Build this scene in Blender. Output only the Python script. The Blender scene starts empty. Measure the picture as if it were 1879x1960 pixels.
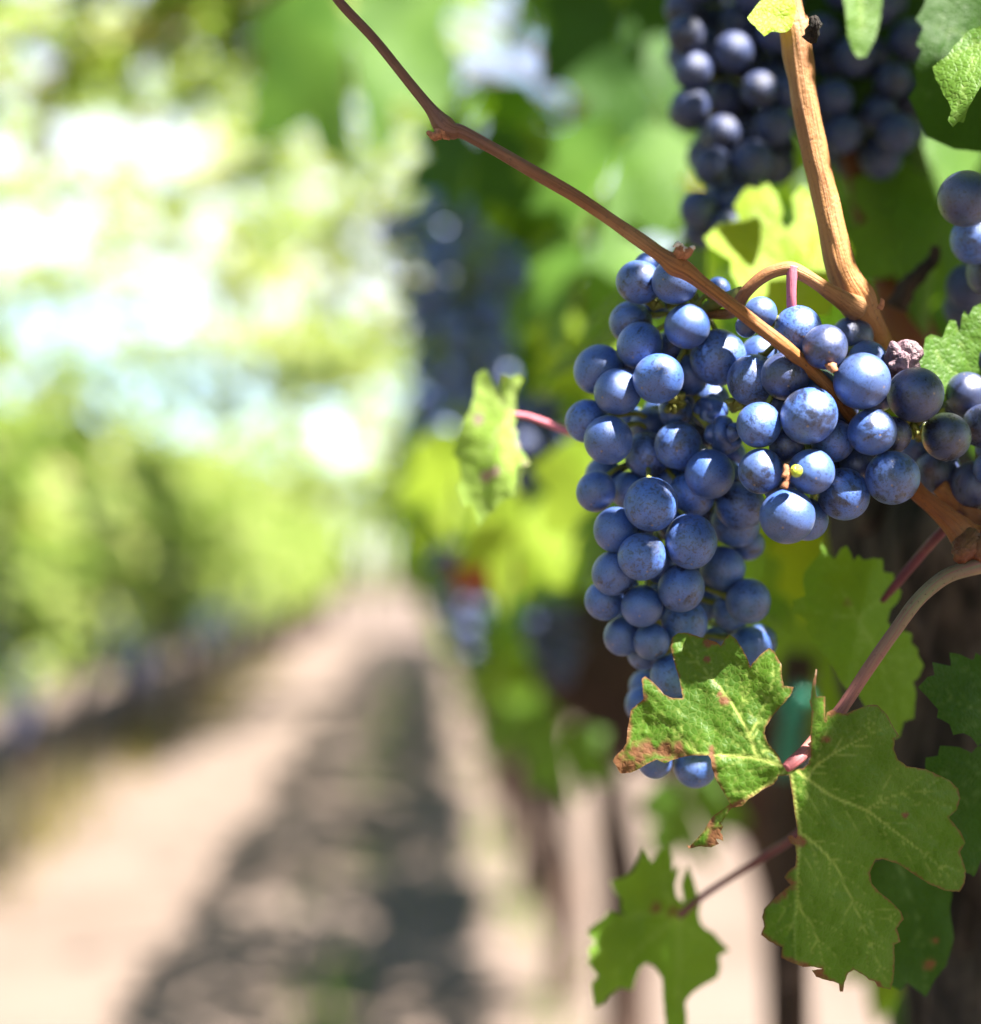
import bpy, bmesh, math, random
import numpy as np
from mathutils import Vector, Matrix, geometry, noise as mnoise

R = math.radians
random.seed(7)
rng = np.random.default_rng(11)
S = bpy.context.scene
COL = S.collection

# ------------------------------------------------------------------ camera
F = 3392.0                      # focal length in photo units (picture 1879 x 1960)
CAMH = 1.05
HX, HY = 810.0, 1080.0          # where the vine rows converge
yaw = math.atan((939.5 - HX) / F)
pitch = math.atan((HY - 980.0) / F)
cam_d = bpy.data.cameras.new('camera')
cam = bpy.data.objects.new('camera', cam_d)
COL.objects.link(cam)
cam.location = (0, 0, CAMH)
cam.rotation_euler = (R(90) + pitch, 0, -yaw)
cam_d.sensor_fit = 'HORIZONTAL'
cam_d.sensor_width = 36.0
cam_d.lens = 36.0 * F / 1879.0
cam_d.clip_start = 0.02
cam_d.clip_end = 2000
cam_d.dof.use_dof = True
cam_d.dof.focus_distance = 0.496
cam_d.dof.aperture_fstop = 4.4
S.camera = cam
CM = Matrix.Translation(cam.location) @ cam.rotation_euler.to_matrix().to_4x4()
CI = CM.inverted()
RIGHT = (CM.to_3x3() @ Vector((1, 0, 0)))
UP = (CM.to_3x3() @ Vector((0, 1, 0)))
BACK = (CM.to_3x3() @ Vector((0, 0, 1)))


def P(x, y, z):
    return CM @ Vector(((x - 939.5) / F * z, -(y - 980.0) / F * z, -z))


def proj(p):
    q = CI @ Vector(p)
    z = -q.z
    if z < 0.02:
        return (1e6, 1e6, z)
    return (939.5 + q.x / z * F, 980 - q.y / z * F, z)


# ------------------------------------------------------------------ light
SUN = Vector((0.42, -0.36, 0.84)).normalized()
elev = math.asin(SUN.z)
world = bpy.data.worlds.new('World')
S.world = world
world.use_nodes = True
wn = world.node_tree
sky = wn.nodes.new('ShaderNodeTexSky')
sky.sky_type = 'NISHITA'
sky.sun_disc = False
sky.sun_elevation = elev
sky.sun_rotation = math.atan2(SUN.x, SUN.y)
sky.air_density = 0.85
sky.dust_density = 0.0
sky.ozone_density = 1.6
tcw = wn.nodes.new('ShaderNodeTexCoord')
mpw = wn.nodes.new('ShaderNodeMapping')
mpw.inputs['Scale'].default_value = (1, 1, 3.0)
wn.links.new(tcw.outputs['Generated'], mpw.inputs[0])
cl = wn.nodes.new('ShaderNodeTexNoise')
cl.inputs['Scale'].default_value = 3.2
cl.inputs['Detail'].default_value = 6
wn.links.new(mpw.outputs[0], cl.inputs['Vector'])
mr = wn.nodes.new('ShaderNodeMapRange')
mr.inputs[1].default_value, mr.inputs[2].default_value, mr.inputs[4].default_value = 0.37, 0.54, 0.9
wn.links.new(cl.outputs[0], mr.inputs[0])
sepw = wn.nodes.new('ShaderNodeSeparateXYZ')
wn.links.new(tcw.outputs['Generated'], sepw.inputs[0])
low = wn.nodes.new('ShaderNodeMapRange')       # cloud bank low over the horizon
low.inputs[1].default_value, low.inputs[2].default_value = 0.42, 0.22
wn.links.new(sepw.outputs[2], low.inputs[0])
mlt = wn.nodes.new('ShaderNodeMath')
mlt.operation = 'MULTIPLY'
wn.links.new(mr.outputs[0], mlt.inputs[0])
wn.links.new(low.outputs[0], mlt.inputs[1])
mxw = wn.nodes.new('ShaderNodeMix')
mxw.data_type = 'RGBA'
wn.links.new(mlt.outputs[0], mxw.inputs[0])
wn.links.new(sky.outputs[0], mxw.inputs[6])
mxw.inputs[7].default_value = (5.2, 5.45, 5.8, 1)
wn.links.new(mxw.outputs[2], wn.nodes['Background'].inputs[0])
wn.nodes['Background'].inputs[1].default_value = 0.05
sd = bpy.data.lights.new('sun', 'SUN')
sd.energy = 5.0
sd.angle = R(0.5)
sd.color = (1.0, 0.94, 0.85)
so = bpy.data.objects.new('sun', sd)
COL.objects.link(so)
so.rotation_euler = SUN.to_track_quat('Z', 'Y').to_euler()
so.location = SUN * 20
S.view_settings.view_transform = 'Standard'
S.view_settings.look = 'None'
S.view_settings.exposure = 2.9
S.view_settings.gamma = 1.0
S.cycles.max_bounces = 6
S.cycles.diffuse_bounces = 1
S.cycles.sample_clamp_indirect = 8

# ------------------------------------------------------------------ materials


class NT:
    def __init__(self, name):
        self.m = bpy.data.materials.new(name)
        self.m.use_nodes = True
        self.t = self.m.node_tree
        self.t.nodes.clear()
        self.out = self.t.nodes.new('ShaderNodeOutputMaterial')

    def n(self, typ, **kw):
        nd = self.t.nodes.new(typ)
        for k, v in kw.items():
            if k.startswith('i_'):
                nd.inputs[k[2:].replace('_', ' ')].default_value = v
            else:
                setattr(nd, k, v)
        return nd

    def l(self, a, b):
        self.t.links.new(a, b)

    def noise(self, vec, scale, detail=2, rough=0.5):
        nd = self.n('ShaderNodeTexNoise')
        nd.inputs['Scale'].default_value = scale
        nd.inputs['Detail'].default_value = detail
        nd.inputs['Roughness'].default_value = rough
        if vec is not None:
            self.l(vec, nd.inputs['Vector'])
        return nd.outputs[0]

    def rng(self, v, a, b, c=0.0, d=1.0, smooth=True):
        nd = self.n('ShaderNodeMapRange')
        if smooth:
            nd.interpolation_type = 'SMOOTHSTEP'
        self.l(v, nd.inputs[0])
        for i, x in enumerate((a, b, c, d)):
            nd.inputs[1 + i].default_value = x
        return nd.outputs[0]

    def mix(self, fac, a, b):
        nd = self.n('ShaderNodeMix', data_type='RGBA')
        for sock, v in ((nd.inputs[0], fac), (nd.inputs[6], a), (nd.inputs[7], b)):
            if isinstance(v, (int, float)):
                sock.default_value = v
            elif isinstance(v, tuple):
                sock.default_value = (*v, 1)
            else:
                self.l(v, sock)
        return nd.outputs[2]

    def math(self, op, a, b=0.0):
        nd = self.n('ShaderNodeMath', operation=op)
        for i, v in enumerate((a, b)):
            if isinstance(v, (int, float)):
                nd.inputs[i].default_value = v
            else:
                self.l(v, nd.inputs[i])
        return nd.outputs[0]

    def attr(self, name):
        return self.n('ShaderNodeAttribute', attribute_name=name).outputs['Fac']

    def obj_vec(self, shift=True):
        tc = self.n('ShaderNodeTexCoord').outputs['Object']
        if not shift:
            return tc
        oi = self.n('ShaderNodeObjectInfo').outputs['Random']
        sc = self.math('MULTIPLY', oi, 91.7)
        va = self.n('ShaderNodeVectorMath', operation='ADD')
        self.l(tc, va.inputs[0])
        self.l(sc, va.inputs[1])
        return va.outputs[0]

    def ramp(self, fac, stops):
        nd = self.n('ShaderNodeValToRGB')
        e = nd.color_ramp.elements
        while len(e) < len(stops):
            e.new(0.5)
        for el, (p, c) in zip(e, stops):
            el.position = p
            el.color = (*c, 1)
        self.l(fac, nd.inputs[0])
        return nd.outputs[0]

    def pr(self, color, rough=0.5, spec=0.5, normal=None, **kw):
        b = self.n('ShaderNodeBsdfPrincipled')
        for sock, v in (('Base Color', color), ('Roughness', rough)):
            if isinstance(v, tuple):
                b.inputs[sock].default_value = (*v, 1)
            elif isinstance(v, (int, float)):
                b.inputs[sock].default_value = v
            else:
                self.l(v, b.inputs[sock])
        b.inputs['Specular IOR Level'].default_value = spec
        for k, v in kw.items():
            b.inputs[k.replace('_', ' ')].default_value = v
        if normal is not None:
            self.l(normal, b.inputs['Normal'])
        return b.outputs[0]

    def bump(self, h, strength, dist):
        nd = self.n('ShaderNodeBump')
        nd.inputs['Strength'].default_value = strength
        nd.inputs['Distance'].default_value = dist
        self.l(h, nd.inputs['Height'])
        return nd.outputs[0]

    def end(self, sh):
        self.l(sh, self.out.inputs[0])
        return self.m


def grape_mat(name, bloom=(0.044, 0.125, 0.45), dark=(0.007, 0.008, 0.022), amount=1.0, rub=0.60, coat=0.5, rmin=0.25):
    t = NT(name)
    v = t.obj_vec()
    big = t.noise(v, 0.9, 3, 0.55)
    mpg = t.n('ShaderNodeMapping')
    mpg.inputs['Scale'].default_value = (1.25, 0.85, 0.5)
    mpg.inputs['Rotation'].default_value = (0.6, 0.3, 0)
    t.l(v, mpg.inputs[0])
    rubn = t.noise(mpg.outputs[0], 1.3, 5, 0.68)
    sp = t.noise(v, 7.0, 3, 0.6)
    sp2 = t.noise(v, 17.0, 2, 0.6)
    vor = t.n('ShaderNodeTexVoronoi', feature='F1')
    vor.inputs['Scale'].default_value = 6.0
    t.l(v, vor.inputs['Vector'])
    oi = t.n('ShaderNodeObjectInfo').outputs['Random']
    oj = t.math('FRACT', t.math('MULTIPLY', oi, 37.7))
    rubn = t.math('ADD', rubn, t.math('MULTIPLY', t.math('SUBTRACT', oj, 0.62), 0.22))
    sp = t.math('ADD', sp, t.math('MULTIPLY', t.math('SUBTRACT', oi, 0.5), 0.12))
    amt = t.rng(big, 0.3, 0.7, 0.74, 1.0)
    amt = t.math('MULTIPLY', amt, t.rng(rubn, rub - 0.05, rub + 0.06, 1.0, 0.16))
    amt = t.math('MULTIPLY', amt, t.rng(sp, 0.57, 0.64, 1.0, 0.38))
    amt = t.math('MULTIPLY', amt, t.rng(sp2, 0.55, 0.66, 1.0, 0.45))
    amt = t.math('MULTIPLY', amt, t.rng(vor.outputs['Distance'], 0.11, 0.19, 0.30, 1.0))
    amt = t.math('MULTIPLY', amt, t.rng(oi, 0, 1, 0.74 * amount, 1.08 * amount, False))
    hue = t.noise(v, 0.6, 2)
    bl = t.mix(t.rng(hue, 0.35, 0.68), bloom, (bloom[0] * 1.35, bloom[1] * 0.95, bloom[2] * 0.78))
    col = t.mix(amt, dark, bl)
    # dry scar at the blossom end of the berry
    tc = t.n('ShaderNodeTexCoord').outputs['Object']
    dist = t.n('ShaderNodeVectorMath', operation='DISTANCE')
    t.l(tc, dist.inputs[0])
    dist.inputs[1].default_value = (0, 0, 1.0)
    col = t.mix(t.rng(dist.outputs['Value'], 0.03, 0.06, 0.9, 0), col, (0.22, 0.15, 0.11))
    vor2 = t.n('ShaderNodeTexVoronoi', feature='F1')
    vor2.inputs['Scale'].default_value = 3.1
    t.l(v, vor2.inputs['Vector'])
    col = t.mix(t.rng(vor2.outputs['Distance'], 0.012, 0.026, 0.6, 0), col, (0.34, 0.30, 0.28))
    rough = t.rng(amt, 0, 1, rmin, 0.50, False)
    h = t.math('ADD', t.math('MULTIPLY', amt, 0.5), t.math('MULTIPLY', t.noise(v, 30, 3, 0.7), 0.5))
    b = t.pr(col, rough, 0.55, t.bump(h, 0.25, 0.03), Sheen_Weight=0.05, Sheen_Roughness=0.45, Coat_Weight=coat, Coat_Roughness=0.37, Coat_IOR=1.65)
    return t.end(b)


def leaf_mat(name, g1, g2, veinc=(0.34, 0.40, 0.13), brownc=(0.24, 0.105, 0.045), trans=0.38, tcol=(0.30, 0.48, 0.04), scale=620.0, bump=0.8, spec=0.2):
    t = NT(name)
    v = t.obj_vec(False)
    n1 = t.noise(v, 38, 3, 0.6)
    n2 = t.noise(v, 190, 3, 0.6)
    vo = t.n('ShaderNodeTexVoronoi', feature='DISTANCE_TO_EDGE')
    vo.inputs['Scale'].default_value = scale
    wob = t.n('ShaderNodeVectorMath', operation='ADD')
    nz = t.n('ShaderNodeTexNoise')
    nz.inputs['Scale'].default_value = 420
    t.l(v, nz.inputs['Vector'])
    sc = t.n('ShaderNodeVectorMath', operation='SCALE')
    t.l(nz.outputs[1], sc.inputs[0])
    sc.inputs[3].default_value = 0.0012
    t.l(v, wob.inputs[0])
    t.l(sc.outputs[0], wob.inputs[1])
    t.l(wob.outputs[0], vo.inputs['Vector'])
    net = t.rng(vo.outputs['Distance'], 0.0, 0.10, 1.0, 0.0)
    vein = t.attr('vein')
    brown = t.attr('brown')
    col = t.mix(t.rng(n1, 0.3, 0.7), g1, g2)
    col = t.mix(t.rng(n2, 0.45, 0.75, 0, 0.15), col, (g2[0] * 1.35, g2[1] * 1.25, g2[2] * 1.2))
    col = t.mix(t.math('MULTIPLY', net, 0.14), col, veinc)
    col = t.mix(t.math('MULTIPLY', vein, 0.85), col, veinc)
    bcol = t.mix(t.noise(v, 330, 3, 0.6), brownc, (brownc[0] * 0.35, brownc[1] * 0.45, brownc[2] * 0.6))
    spots = t.rng(t.noise(v, 520, 2, 0.5), 0.73, 0.78, 0, 0.4)
    col = t.mix(spots, col, (brownc[0] * 0.5, brownc[1] * 0.8, brownc[2]))
    col = t.mix(brown, col, bcol)
    h = t.math('SUBTRACT', t.math('MULTIPLY', t.rng(vo.outputs['Distance'], 0, 0.28), 0.7), t.math('MULTIPLY', vein, 0.2))
    h = t.math('ADD', h, t.math('MULTIPLY', n2, 0.35))
    nrm = t.bump(h, 0.55 * bump, 0.0005)
    p = t.pr(col, 0.5, spec, nrm)
    tr = t.n('ShaderNodeBsdfTranslucent')
    tc2 = t.mix(brown, tcol, (0.25, 0.07, 0.015))
    tc2 = t.mix(t.math('MULTIPLY', net, 0.3), tc2, (tcol[0] * 0.5, tcol[1] * 0.55, tcol[2] * 0.5))
    t.l(tc2, tr.inputs[0])
    t.l(nrm, tr.inputs['Normal'])
    mx = t.n('ShaderNodeMixShader')
    mx.inputs[0].default_value = trans
    t.l(p, mx.inputs[1])
    t.l(tr.outputs[0], mx.inputs[2])
    return t.end(mx.outputs[0])


def foliage_mat(name, stops, tstops, trans=0.42):
    t = NT(name)
    tone = t.attr('tone')
    v = t.obj_vec(False)
    c = t.ramp(tone, stops)
    c = t.mix(t.rng(t.noise(v, 45, 3), 0.35, 0.7, 0, 0.35), c, (0.03, 0.065, 0.008))
    p = t.pr(c, 0.5, 0.22)
    tr = t.n('ShaderNodeBsdfTranslucent')
    t.l(t.ramp(tone, tstops), tr.inputs[0])
    mx = t.n('ShaderNodeMixShader')
    mx.inputs[0].default_value = trans
    t.l(p, mx.inputs[1])
    t.l(tr.outputs[0], mx.inputs[2])
    return t.end(mx.outputs[0])


def cane_mat(name, stops, streak=(0.10, 0.045, 0.018), bumpd=0.0012):
    t = NT(name)
    uv = t.n('ShaderNodeUVMap').outputs[0]
    sep = t.n('ShaderNodeSeparateXYZ')
    t.l(uv, sep.inputs[0])
    base = t.ramp(sep.outputs[1], stops)
    mp = t.n('ShaderNodeMapping')
    mp.inputs['Scale'].default_value = (26, 5, 1)
    t.l(uv, mp.inputs[0])
    s1 = t.noise(mp.outputs[0], 1.0, 3, 0.65)
    mp2 = t.n('ShaderNodeMapping')
    mp2.inputs['Scale'].default_value = (9, 90, 1)
    t.l(uv, mp2.inputs[0])
    s2 = t.noise(mp2.outputs[0], 1.0, 2, 0.5)
    v = t.obj_vec(False)
    s3 = t.noise(v, 900, 2, 0.5)
    s4 = t.noise(v, 60, 3, 0.6)
    col = t.mix(t.rng(s1, 0.40, 0.66, 0, 0.8), base, streak)
    col = t.mix(t.rng(s2, 0.66, 0.74, 0, 0.7), col, (0.035, 0.015, 0.012))
    hi = t.math('MULTIPLY', t.rng(s4, 0.5, 0.75), 0.25)
    col = t.mix(hi, col, (0.45, 0.28, 0.14))
    col = t.mix(t.rng(s3, 0.62, 0.72, 0, 0.4), col, (0.05, 0.025, 0.015))
    h = t.math('ADD', s1, t.math('MULTIPLY', s3, 0.3))
    return t.end(t.pr(col, 0.55, 0.3, t.bump(h, 0.7, bumpd)))


def bark_mat(name, c1, c2, scale=60, dist=0.006):
    t = NT(name)
    v = t.obj_vec(False)
    mp = t.n('ShaderNodeMapping')
    mp.inputs['Scale'].default_value = (1, 1, 0.18)
    t.l(v, mp.inputs[0])
    a = t.noise(mp.outputs[0], scale, 5, 0.65)
    b = t.noise(v, scale * 0.4, 3, 0.6)
    c = t.mix(t.rng(a, 0.35, 0.65), c1, c2)
    c = t.mix(t.rng(b, 0.55, 0.75, 0, 0.5), c, (c2[0] * 1.6, c2[1] * 1.55, c2[2] * 1.5))
    return t.end(t.pr(c, 0.85, 0.2, t.bump(a, 1.0, dist)))


def plain_mat(name, c, rough=0.5, spec=0.4, var=0.0, scale=40):
    t = NT(name)
    v = t.obj_vec(False)
    n = t.noise(v, scale, 3, 0.6)
    k = 1 - var
    col = t.mix(t.rng(n, 0.3, 0.7), (c[0] * k, c[1] * k, c[2] * k), c)
    return t.end(t.pr(col, rough, spec, t.bump(n, 0.3, 0.2 / scale)))


M = {}
M['grape'] = grape_mat('grape_skin')
M['grape_soft'] = grape_mat('grape_skin_dark', bloom=(0.020, 0.045, 0.165), amount=0.9, coat=0.05, rmin=0.5)  # darker copy of the grape skin: the back bunches' shade is in its colour
M['grape_polished'] = grape_mat('grape_skin_rubbed', bloom=(0.034, 0.072, 0.26), amount=0.62, rub=0.52)
M['raisin'] = plain_mat('shrivelled_skin', (0.24, 0.15, 0.18), 0.5, 0.45, 0.7, 1.6)
M['green_berry'] = plain_mat('unripe_berry_skin', (0.42, 0.52, 0.04), 0.35, 0.5, 0.2, 2)
M['pedicel'] = plain_mat('green_stem', (0.26, 0.27, 0.06), 0.55, 0.3, 0.45, 160)
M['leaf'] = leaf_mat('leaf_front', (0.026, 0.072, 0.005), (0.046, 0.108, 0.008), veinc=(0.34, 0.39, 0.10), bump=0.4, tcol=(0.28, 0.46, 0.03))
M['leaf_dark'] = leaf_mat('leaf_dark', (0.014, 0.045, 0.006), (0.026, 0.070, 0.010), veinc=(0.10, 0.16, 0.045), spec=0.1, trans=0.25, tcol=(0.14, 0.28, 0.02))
M['leaf_mid'] = leaf_mat('leaf_mid', (0.035, 0.095, 0.010), (0.065, 0.140, 0.016), veinc=(0.2, 0.28, 0.08), trans=0.38, tcol=(0.28, 0.46, 0.04))
M['leaf_lime'] = leaf_mat('leaf_lime', (0.055, 0.135, 0.008), (0.095, 0.185, 0.014), veinc=(0.20, 0.28, 0.06), trans=0.42, tcol=(0.36, 0.55, 0.02))
M['leaf_yellow'] = leaf_mat('leaf_yellow', (0.16, 0.26, 0.02), (0.24, 0.34, 0.03), veinc=(0.36, 0.42, 0.1), trans=0.55, tcol=(0.50, 0.62, 0.02))
M['leaf_pale'] = leaf_mat('leaf_pale', (0.20, 0.33, 0.05), (0.30, 0.42, 0.10), veinc=(0.4, 0.45, 0.2), brownc=(0.60, 0.42, 0.32), trans=0.55, tcol=(0.40, 0.58, 0.06))
M['leaf_red'] = leaf_mat('leaf_red', (0.25, 0.045, 0.015), (0.33, 0.08, 0.02), veinc=(0.3, 0.15, 0.05), trans=0.45, tcol=(0.6, 0.1, 0.02))
GST = [(0.0, (0.016, 0.050, 0.006)), (0.45, (0.036, 0.092, 0.010)), (0.85, (0.095, 0.16, 0.018)), (1.0, (0.18, 0.12, 0.04))]
GTS = [(0.0, (0.14, 0.30, 0.01)), (0.45, (0.26, 0.46, 0.015)), (0.85, (0.48, 0.60, 0.03)), (1.0, (0.5, 0.32, 0.08))]
M['foliage'] = foliage_mat('vine_foliage', GST, GTS)
LST = [(0.0, (0.08, 0.13, 0.02)), (0.45, (0.20, 0.26, 0.055)), (0.85, (0.34, 0.37, 0.13)), (1.0, (0.36, 0.25, 0.14))]
M['foliage_left'] = foliage_mat('vine_foliage_sunlit', LST, [(p, (c[0] * .8, c[1] * .75, c[2] * 2)) for p, c in GTS], 0.45)  # paler copy of the vine foliage; bright sun on it is put into the colour
M['dry_weeds'] = foliage_mat('dry_weeds', [(0.0, (0.05, 0.055, 0.025)), (0.5, (0.085, 0.065, 0.045)), (1.0, (0.14, 0.10, 0.075))], [(0.0, (0.08, 0.10, 0.03)), (1.0, (0.16, 0.11, 0.07))], 0.2)
M['cane_long'] = cane_mat('cane_bark', [(0.0, (0.17, 0.080, 0.060)), (0.30, (0.20, 0.095, 0.065)), (0.42, (0.26, 0.105, 0.045)), (0.75, (0.32, 0.130, 0.032)), (1.0, (0.24, 0.092, 0.024))], streak=(0.13, 0.05, 0.022))
M['cane_thick'] = cane_mat('shoot_bark', [(0.0, (0.24, 0.115, 0.05)), (0.55, (0.34, 0.165, 0.055)), (0.85, (0.28, 0.11, 0.038)), (1.0, (0.18, 0.06, 0.025))], streak=(0.20, 0.085, 0.035))
M['cane_red'] = cane_mat('old_cane_bark', [(0.0, (0.06, 0.02, 0.009)), (1.0, (0.15, 0.038, 0.012))], streak=(0.12, 0.035, 0.02))
M['cane_orange'] = cane_mat('spur_bark', [(0.0, (0.32, 0.115, 0.028)), (1.0, (0.16, 0.048, 0.02))], streak=(0.18, 0.06, 0.025))
M['petiole'] = cane_mat('petiole_skin', [(0.0, (0.36, 0.10, 0.11)), (0.35, (0.28, 0.11, 0.09)), (0.7, (0.14, 0.15, 0.075)), (1.0, (0.13, 0.10, 0.06))], streak=(0.20, 0.06, 0.07), bumpd=0.0003)
M['peduncle'] = cane_mat('peduncle_skin', [(0.0, (0.42, 0.12, 0.17)), (1.0, (0.26, 0.06, 0.10))], streak=(0.30, 0.08, 0.13), bumpd=0.0003)
M['petiole_pink'] = cane_mat('petiole_pink_skin', [(0.0, (0.50, 0.13, 0.17)), (1.0, (0.60, 0.22, 0.25))], streak=(0.35, 0.08, 0.12), bumpd=0.0003)
M['petiole_purple'] = cane_mat('petiole_purple_skin', [(0.0, (0.15, 0.035, 0.05)), (1.0, (0.12, 0.03, 0.045))], streak=(0.08, 0.02, 0.03), bumpd=0.0003)
M['bud'] = plain_mat('bud_scales', (0.40, 0.17, 0.09), 0.75, 0.2, 0.5, 700)
M['wool'] = plain_mat('bud_wool', (0.75, 0.60, 0.50), 0.9, 0.1, 0.3, 900)
M['bark'] = bark_mat('trunk_bark', (0.012, 0.010, 0.009), (0.085, 0.066, 0.057), 85, 0.014)
M['bark_far'] = bark_mat('trunk_bark_brown', (0.020, 0.013, 0.011), (0.070, 0.042, 0.030), 40, 0.01)
M['tie'] = plain_mat('green_plastic', (0.01, 0.17, 0.11), 0.4, 0.5, 0.2, 50)

t = NT('soil')
v = t.n('ShaderNodeNewGeometry').outputs['Position']
a = t.noise(v, 1.3, 4, 0.6)
b = t.noise(v, 14, 4, 0.65)
c = t.mix(t.rng(a, 0.3, 0.7), (0.100, 0.074, 0.060), (0.128, 0.099, 0.083))
c = t.mix(t.rng(b, 0.5, 0.72, 0, 0.5), c, (0.085, 0.064, 0.053))
M['soil'] = t.end(t.pr(c, 0.95, 0.15, t.bump(b, 0.8, 0.03)))

# ------------------------------------------------------------------ helpers


def setp(o, label=None, cat=None, group=None, kind=None):
    for k, vv in (('label', label), ('category', cat), ('group', group), ('kind', kind)):
        if vv:
            o[k] = vv
    return o


def link(name, me, mat=None, parent=None, loc=None):
    o = bpy.data.objects.new(name, me)
    COL.objects.link(o)
    if mat is not None and me is not None:
        me.materials.append(mat)
    if loc is not None:
        o.location = loc
    if parent is not None:
        o.parent = parent
        if loc is None:
            o.location = -parent.location
    return o


def empty(name, loc, label, cat, group=None):
    o = bpy.data.objects.new(name, None)
    o.empty_display_size = 0.02
    COL.objects.link(o)
    o.location = loc
    return setp(o, label, cat, group)


def mesh_np(name, V, T, smooth=True, attrs=None, uv=None):
    V = np.asarray(V, dtype=np.float32)
    me = bpy.data.meshes.new(name)
    if isinstance(T, np.ndarray):
        k = T.shape[1]
        me.vertices.add(len(V))
        me.vertices.foreach_set('co', V.ravel())
        me.loops.add(T.size)
        me.loops.foreach_set('vertex_index', T.ravel().astype(np.int32))
        me.polygons.add(len(T))
        me.polygons.foreach_set('loop_start', np.arange(0, T.size, k, dtype=np.int32))
        me.polygons.foreach_set('loop_total', np.full(len(T), k, dtype=np.int32))
    else:
        me.from_pydata([tuple(map(float, q)) for q in V], [], T)
    me.update(calc_edges=True)
    me.validate()
    if smooth:
        me.polygons.foreach_set('use_smooth', np.ones(len(me.polygons), dtype=bool))
    for k, arr in (attrs or {}).items():
        at = me.attributes.new(k, 'FLOAT', 'POINT')
        at.data.foreach_set('value', np.asarray(arr, dtype=np.float32))
    if uv is not None:
        lay = me.uv_layers.new(name='UVMap')
        lay.data.foreach_set('uv', np.asarray(uv, dtype=np.float32).ravel())
    return me


def catmull(pts, n=8):
    pts = [np.array(p, float) for p in pts]
    out = []
    for i in range(len(pts) - 1):
        p0 = pts[max(i - 1, 0)]
        p1, p2 = pts[i], pts[i + 1]
        p3 = pts[min(i + 2, len(pts) - 1)]
        for j in range(n):
            s = j / n
            out.append(0.5 * ((2 * p1) + (-p0 + p2) * s + (2 * p0 - 5 * p1 + 4 * p2 - p3) * s * s + (-p0 + 3 * p1 - 3 * p2 + p3) * s ** 3))
    out.append(pts[-1])
    return out


def tube_data(pts, radii, n=8, seg=14, rough=0.0, seed=0, oval=0.0, fq=1.3):
    """pts: world points, radii: metres -> smooth tapered tube (V, quads, uvs)."""
    rows = [np.append(np.array(p, float), r) for p, r in zip(pts, radii)]
    c = np.array(catmull(rows, n)) if len(rows) > 1 else np.array(rows)
    ctr, rad = c[:, :3], np.abs(c[:, 3])
    L = np.concatenate([[0], np.cumsum(np.linalg.norm(np.diff(ctr, axis=0), axis=1))])
    L /= max(L[-1], 1e-9)
    V, uvs, Q = [], [], []
    nrm = None
    for i in range(len(ctr)):
        tg = ctr[min(i + 1, len(ctr) - 1)] - ctr[max(i - 1, 0)]
        tg /= np.linalg.norm(tg) + 1e-12
        if nrm is None:
            a_ = np.array([0, 0, 1.0]) if abs(tg[2]) < 0.9 else np.array([1.0, 0, 0])
            nrm = a_ - tg * a_.dot(tg)
        nrm = nrm - tg * nrm.dot(tg)
        nrm /= np.linalg.norm(nrm)
        bn = np.cross(tg, nrm)
        for j in range(seg):
            a_ = 2 * math.pi * j / seg
            r_ = rad[i] * (1 + oval * math.cos(2 * a_))
            if rough:
                r_ *= 1 + rough * mnoise.noise(Vector((math.cos(a_) * fq + seed, math.sin(a_) * fq, L[i] * 7 * fq)))
            V.append(ctr[i] + r_ * (math.cos(a_) * nrm + math.sin(a_) * bn))
    m = len(ctr)
    for i in range(m - 1):
        for j in range(seg):
            k = (j + 1) % seg
            Q.append((i * seg + j, i * seg + k, (i + 1) * seg + k, (i + 1) * seg + j))
            for (jj, ii) in ((j, i), (j + 1, i), (j + 1, i + 1), (j, i + 1)):
                uvs.append((jj / seg, L[ii]))
    base = len(V)
    V.append(ctr[0])
    V.append(ctr[-1])
    T = []
    for j in range(seg):
        k = (j + 1) % seg
        T.append((base, k, j, j))
        T.append((base + 1, (m - 1) * seg + j, (m - 1) * seg + k, (m - 1) * seg + k))
    return V, Q, T, uvs


def tube_mesh(name, parts):
    """parts: list of (pts, radii, kwargs) joined into one mesh."""
    V, faces, uvs = [], [], []
    for pts, radii, kw in parts:
        v_, q_, t_, u_ = tube_data(pts, radii, **kw)
        o = len(V)
        V += v_
        faces += [tuple(i + o for i in f) for f in q_]
        uvs += u_
        for f in t_:
            faces.append(tuple(i + o for i in f[:3]))
            vv = 0.0 if f[0] == len(v_) - 2 else 1.0
            uvs += [(0.5, vv)] * 3
    me = bpy.data.meshes.new(name)
    me.from_pydata([tuple(map(float, q)) for q in V], [], faces)
    me.polygons.foreach_set('use_smooth', np.ones(len(me.polygons), dtype=bool))
    lay = me.uv_layers.new(name='UVMap')
    lay.data.foreach_set('uv', np.array(uvs, dtype=np.float32).ravel())
    me.update()
    return me


def tube(name, pts, radii, mat, parent=None, **kw):
    return link(name, tube_mesh(name, [(pts, radii, kw)]), mat, parent)


def px(r, z):
    return r * z / F


def Ptube(name, pts, mat, parent=None, **kw):
    """pts: (x, y, z, radius in photo units)"""
    return tube(name, [P(a_, b_, c_) for a_, b_, c_, d_ in pts], [px(d_, c_) for a_, b_, c_, d_ in pts], mat, parent, **kw)


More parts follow.
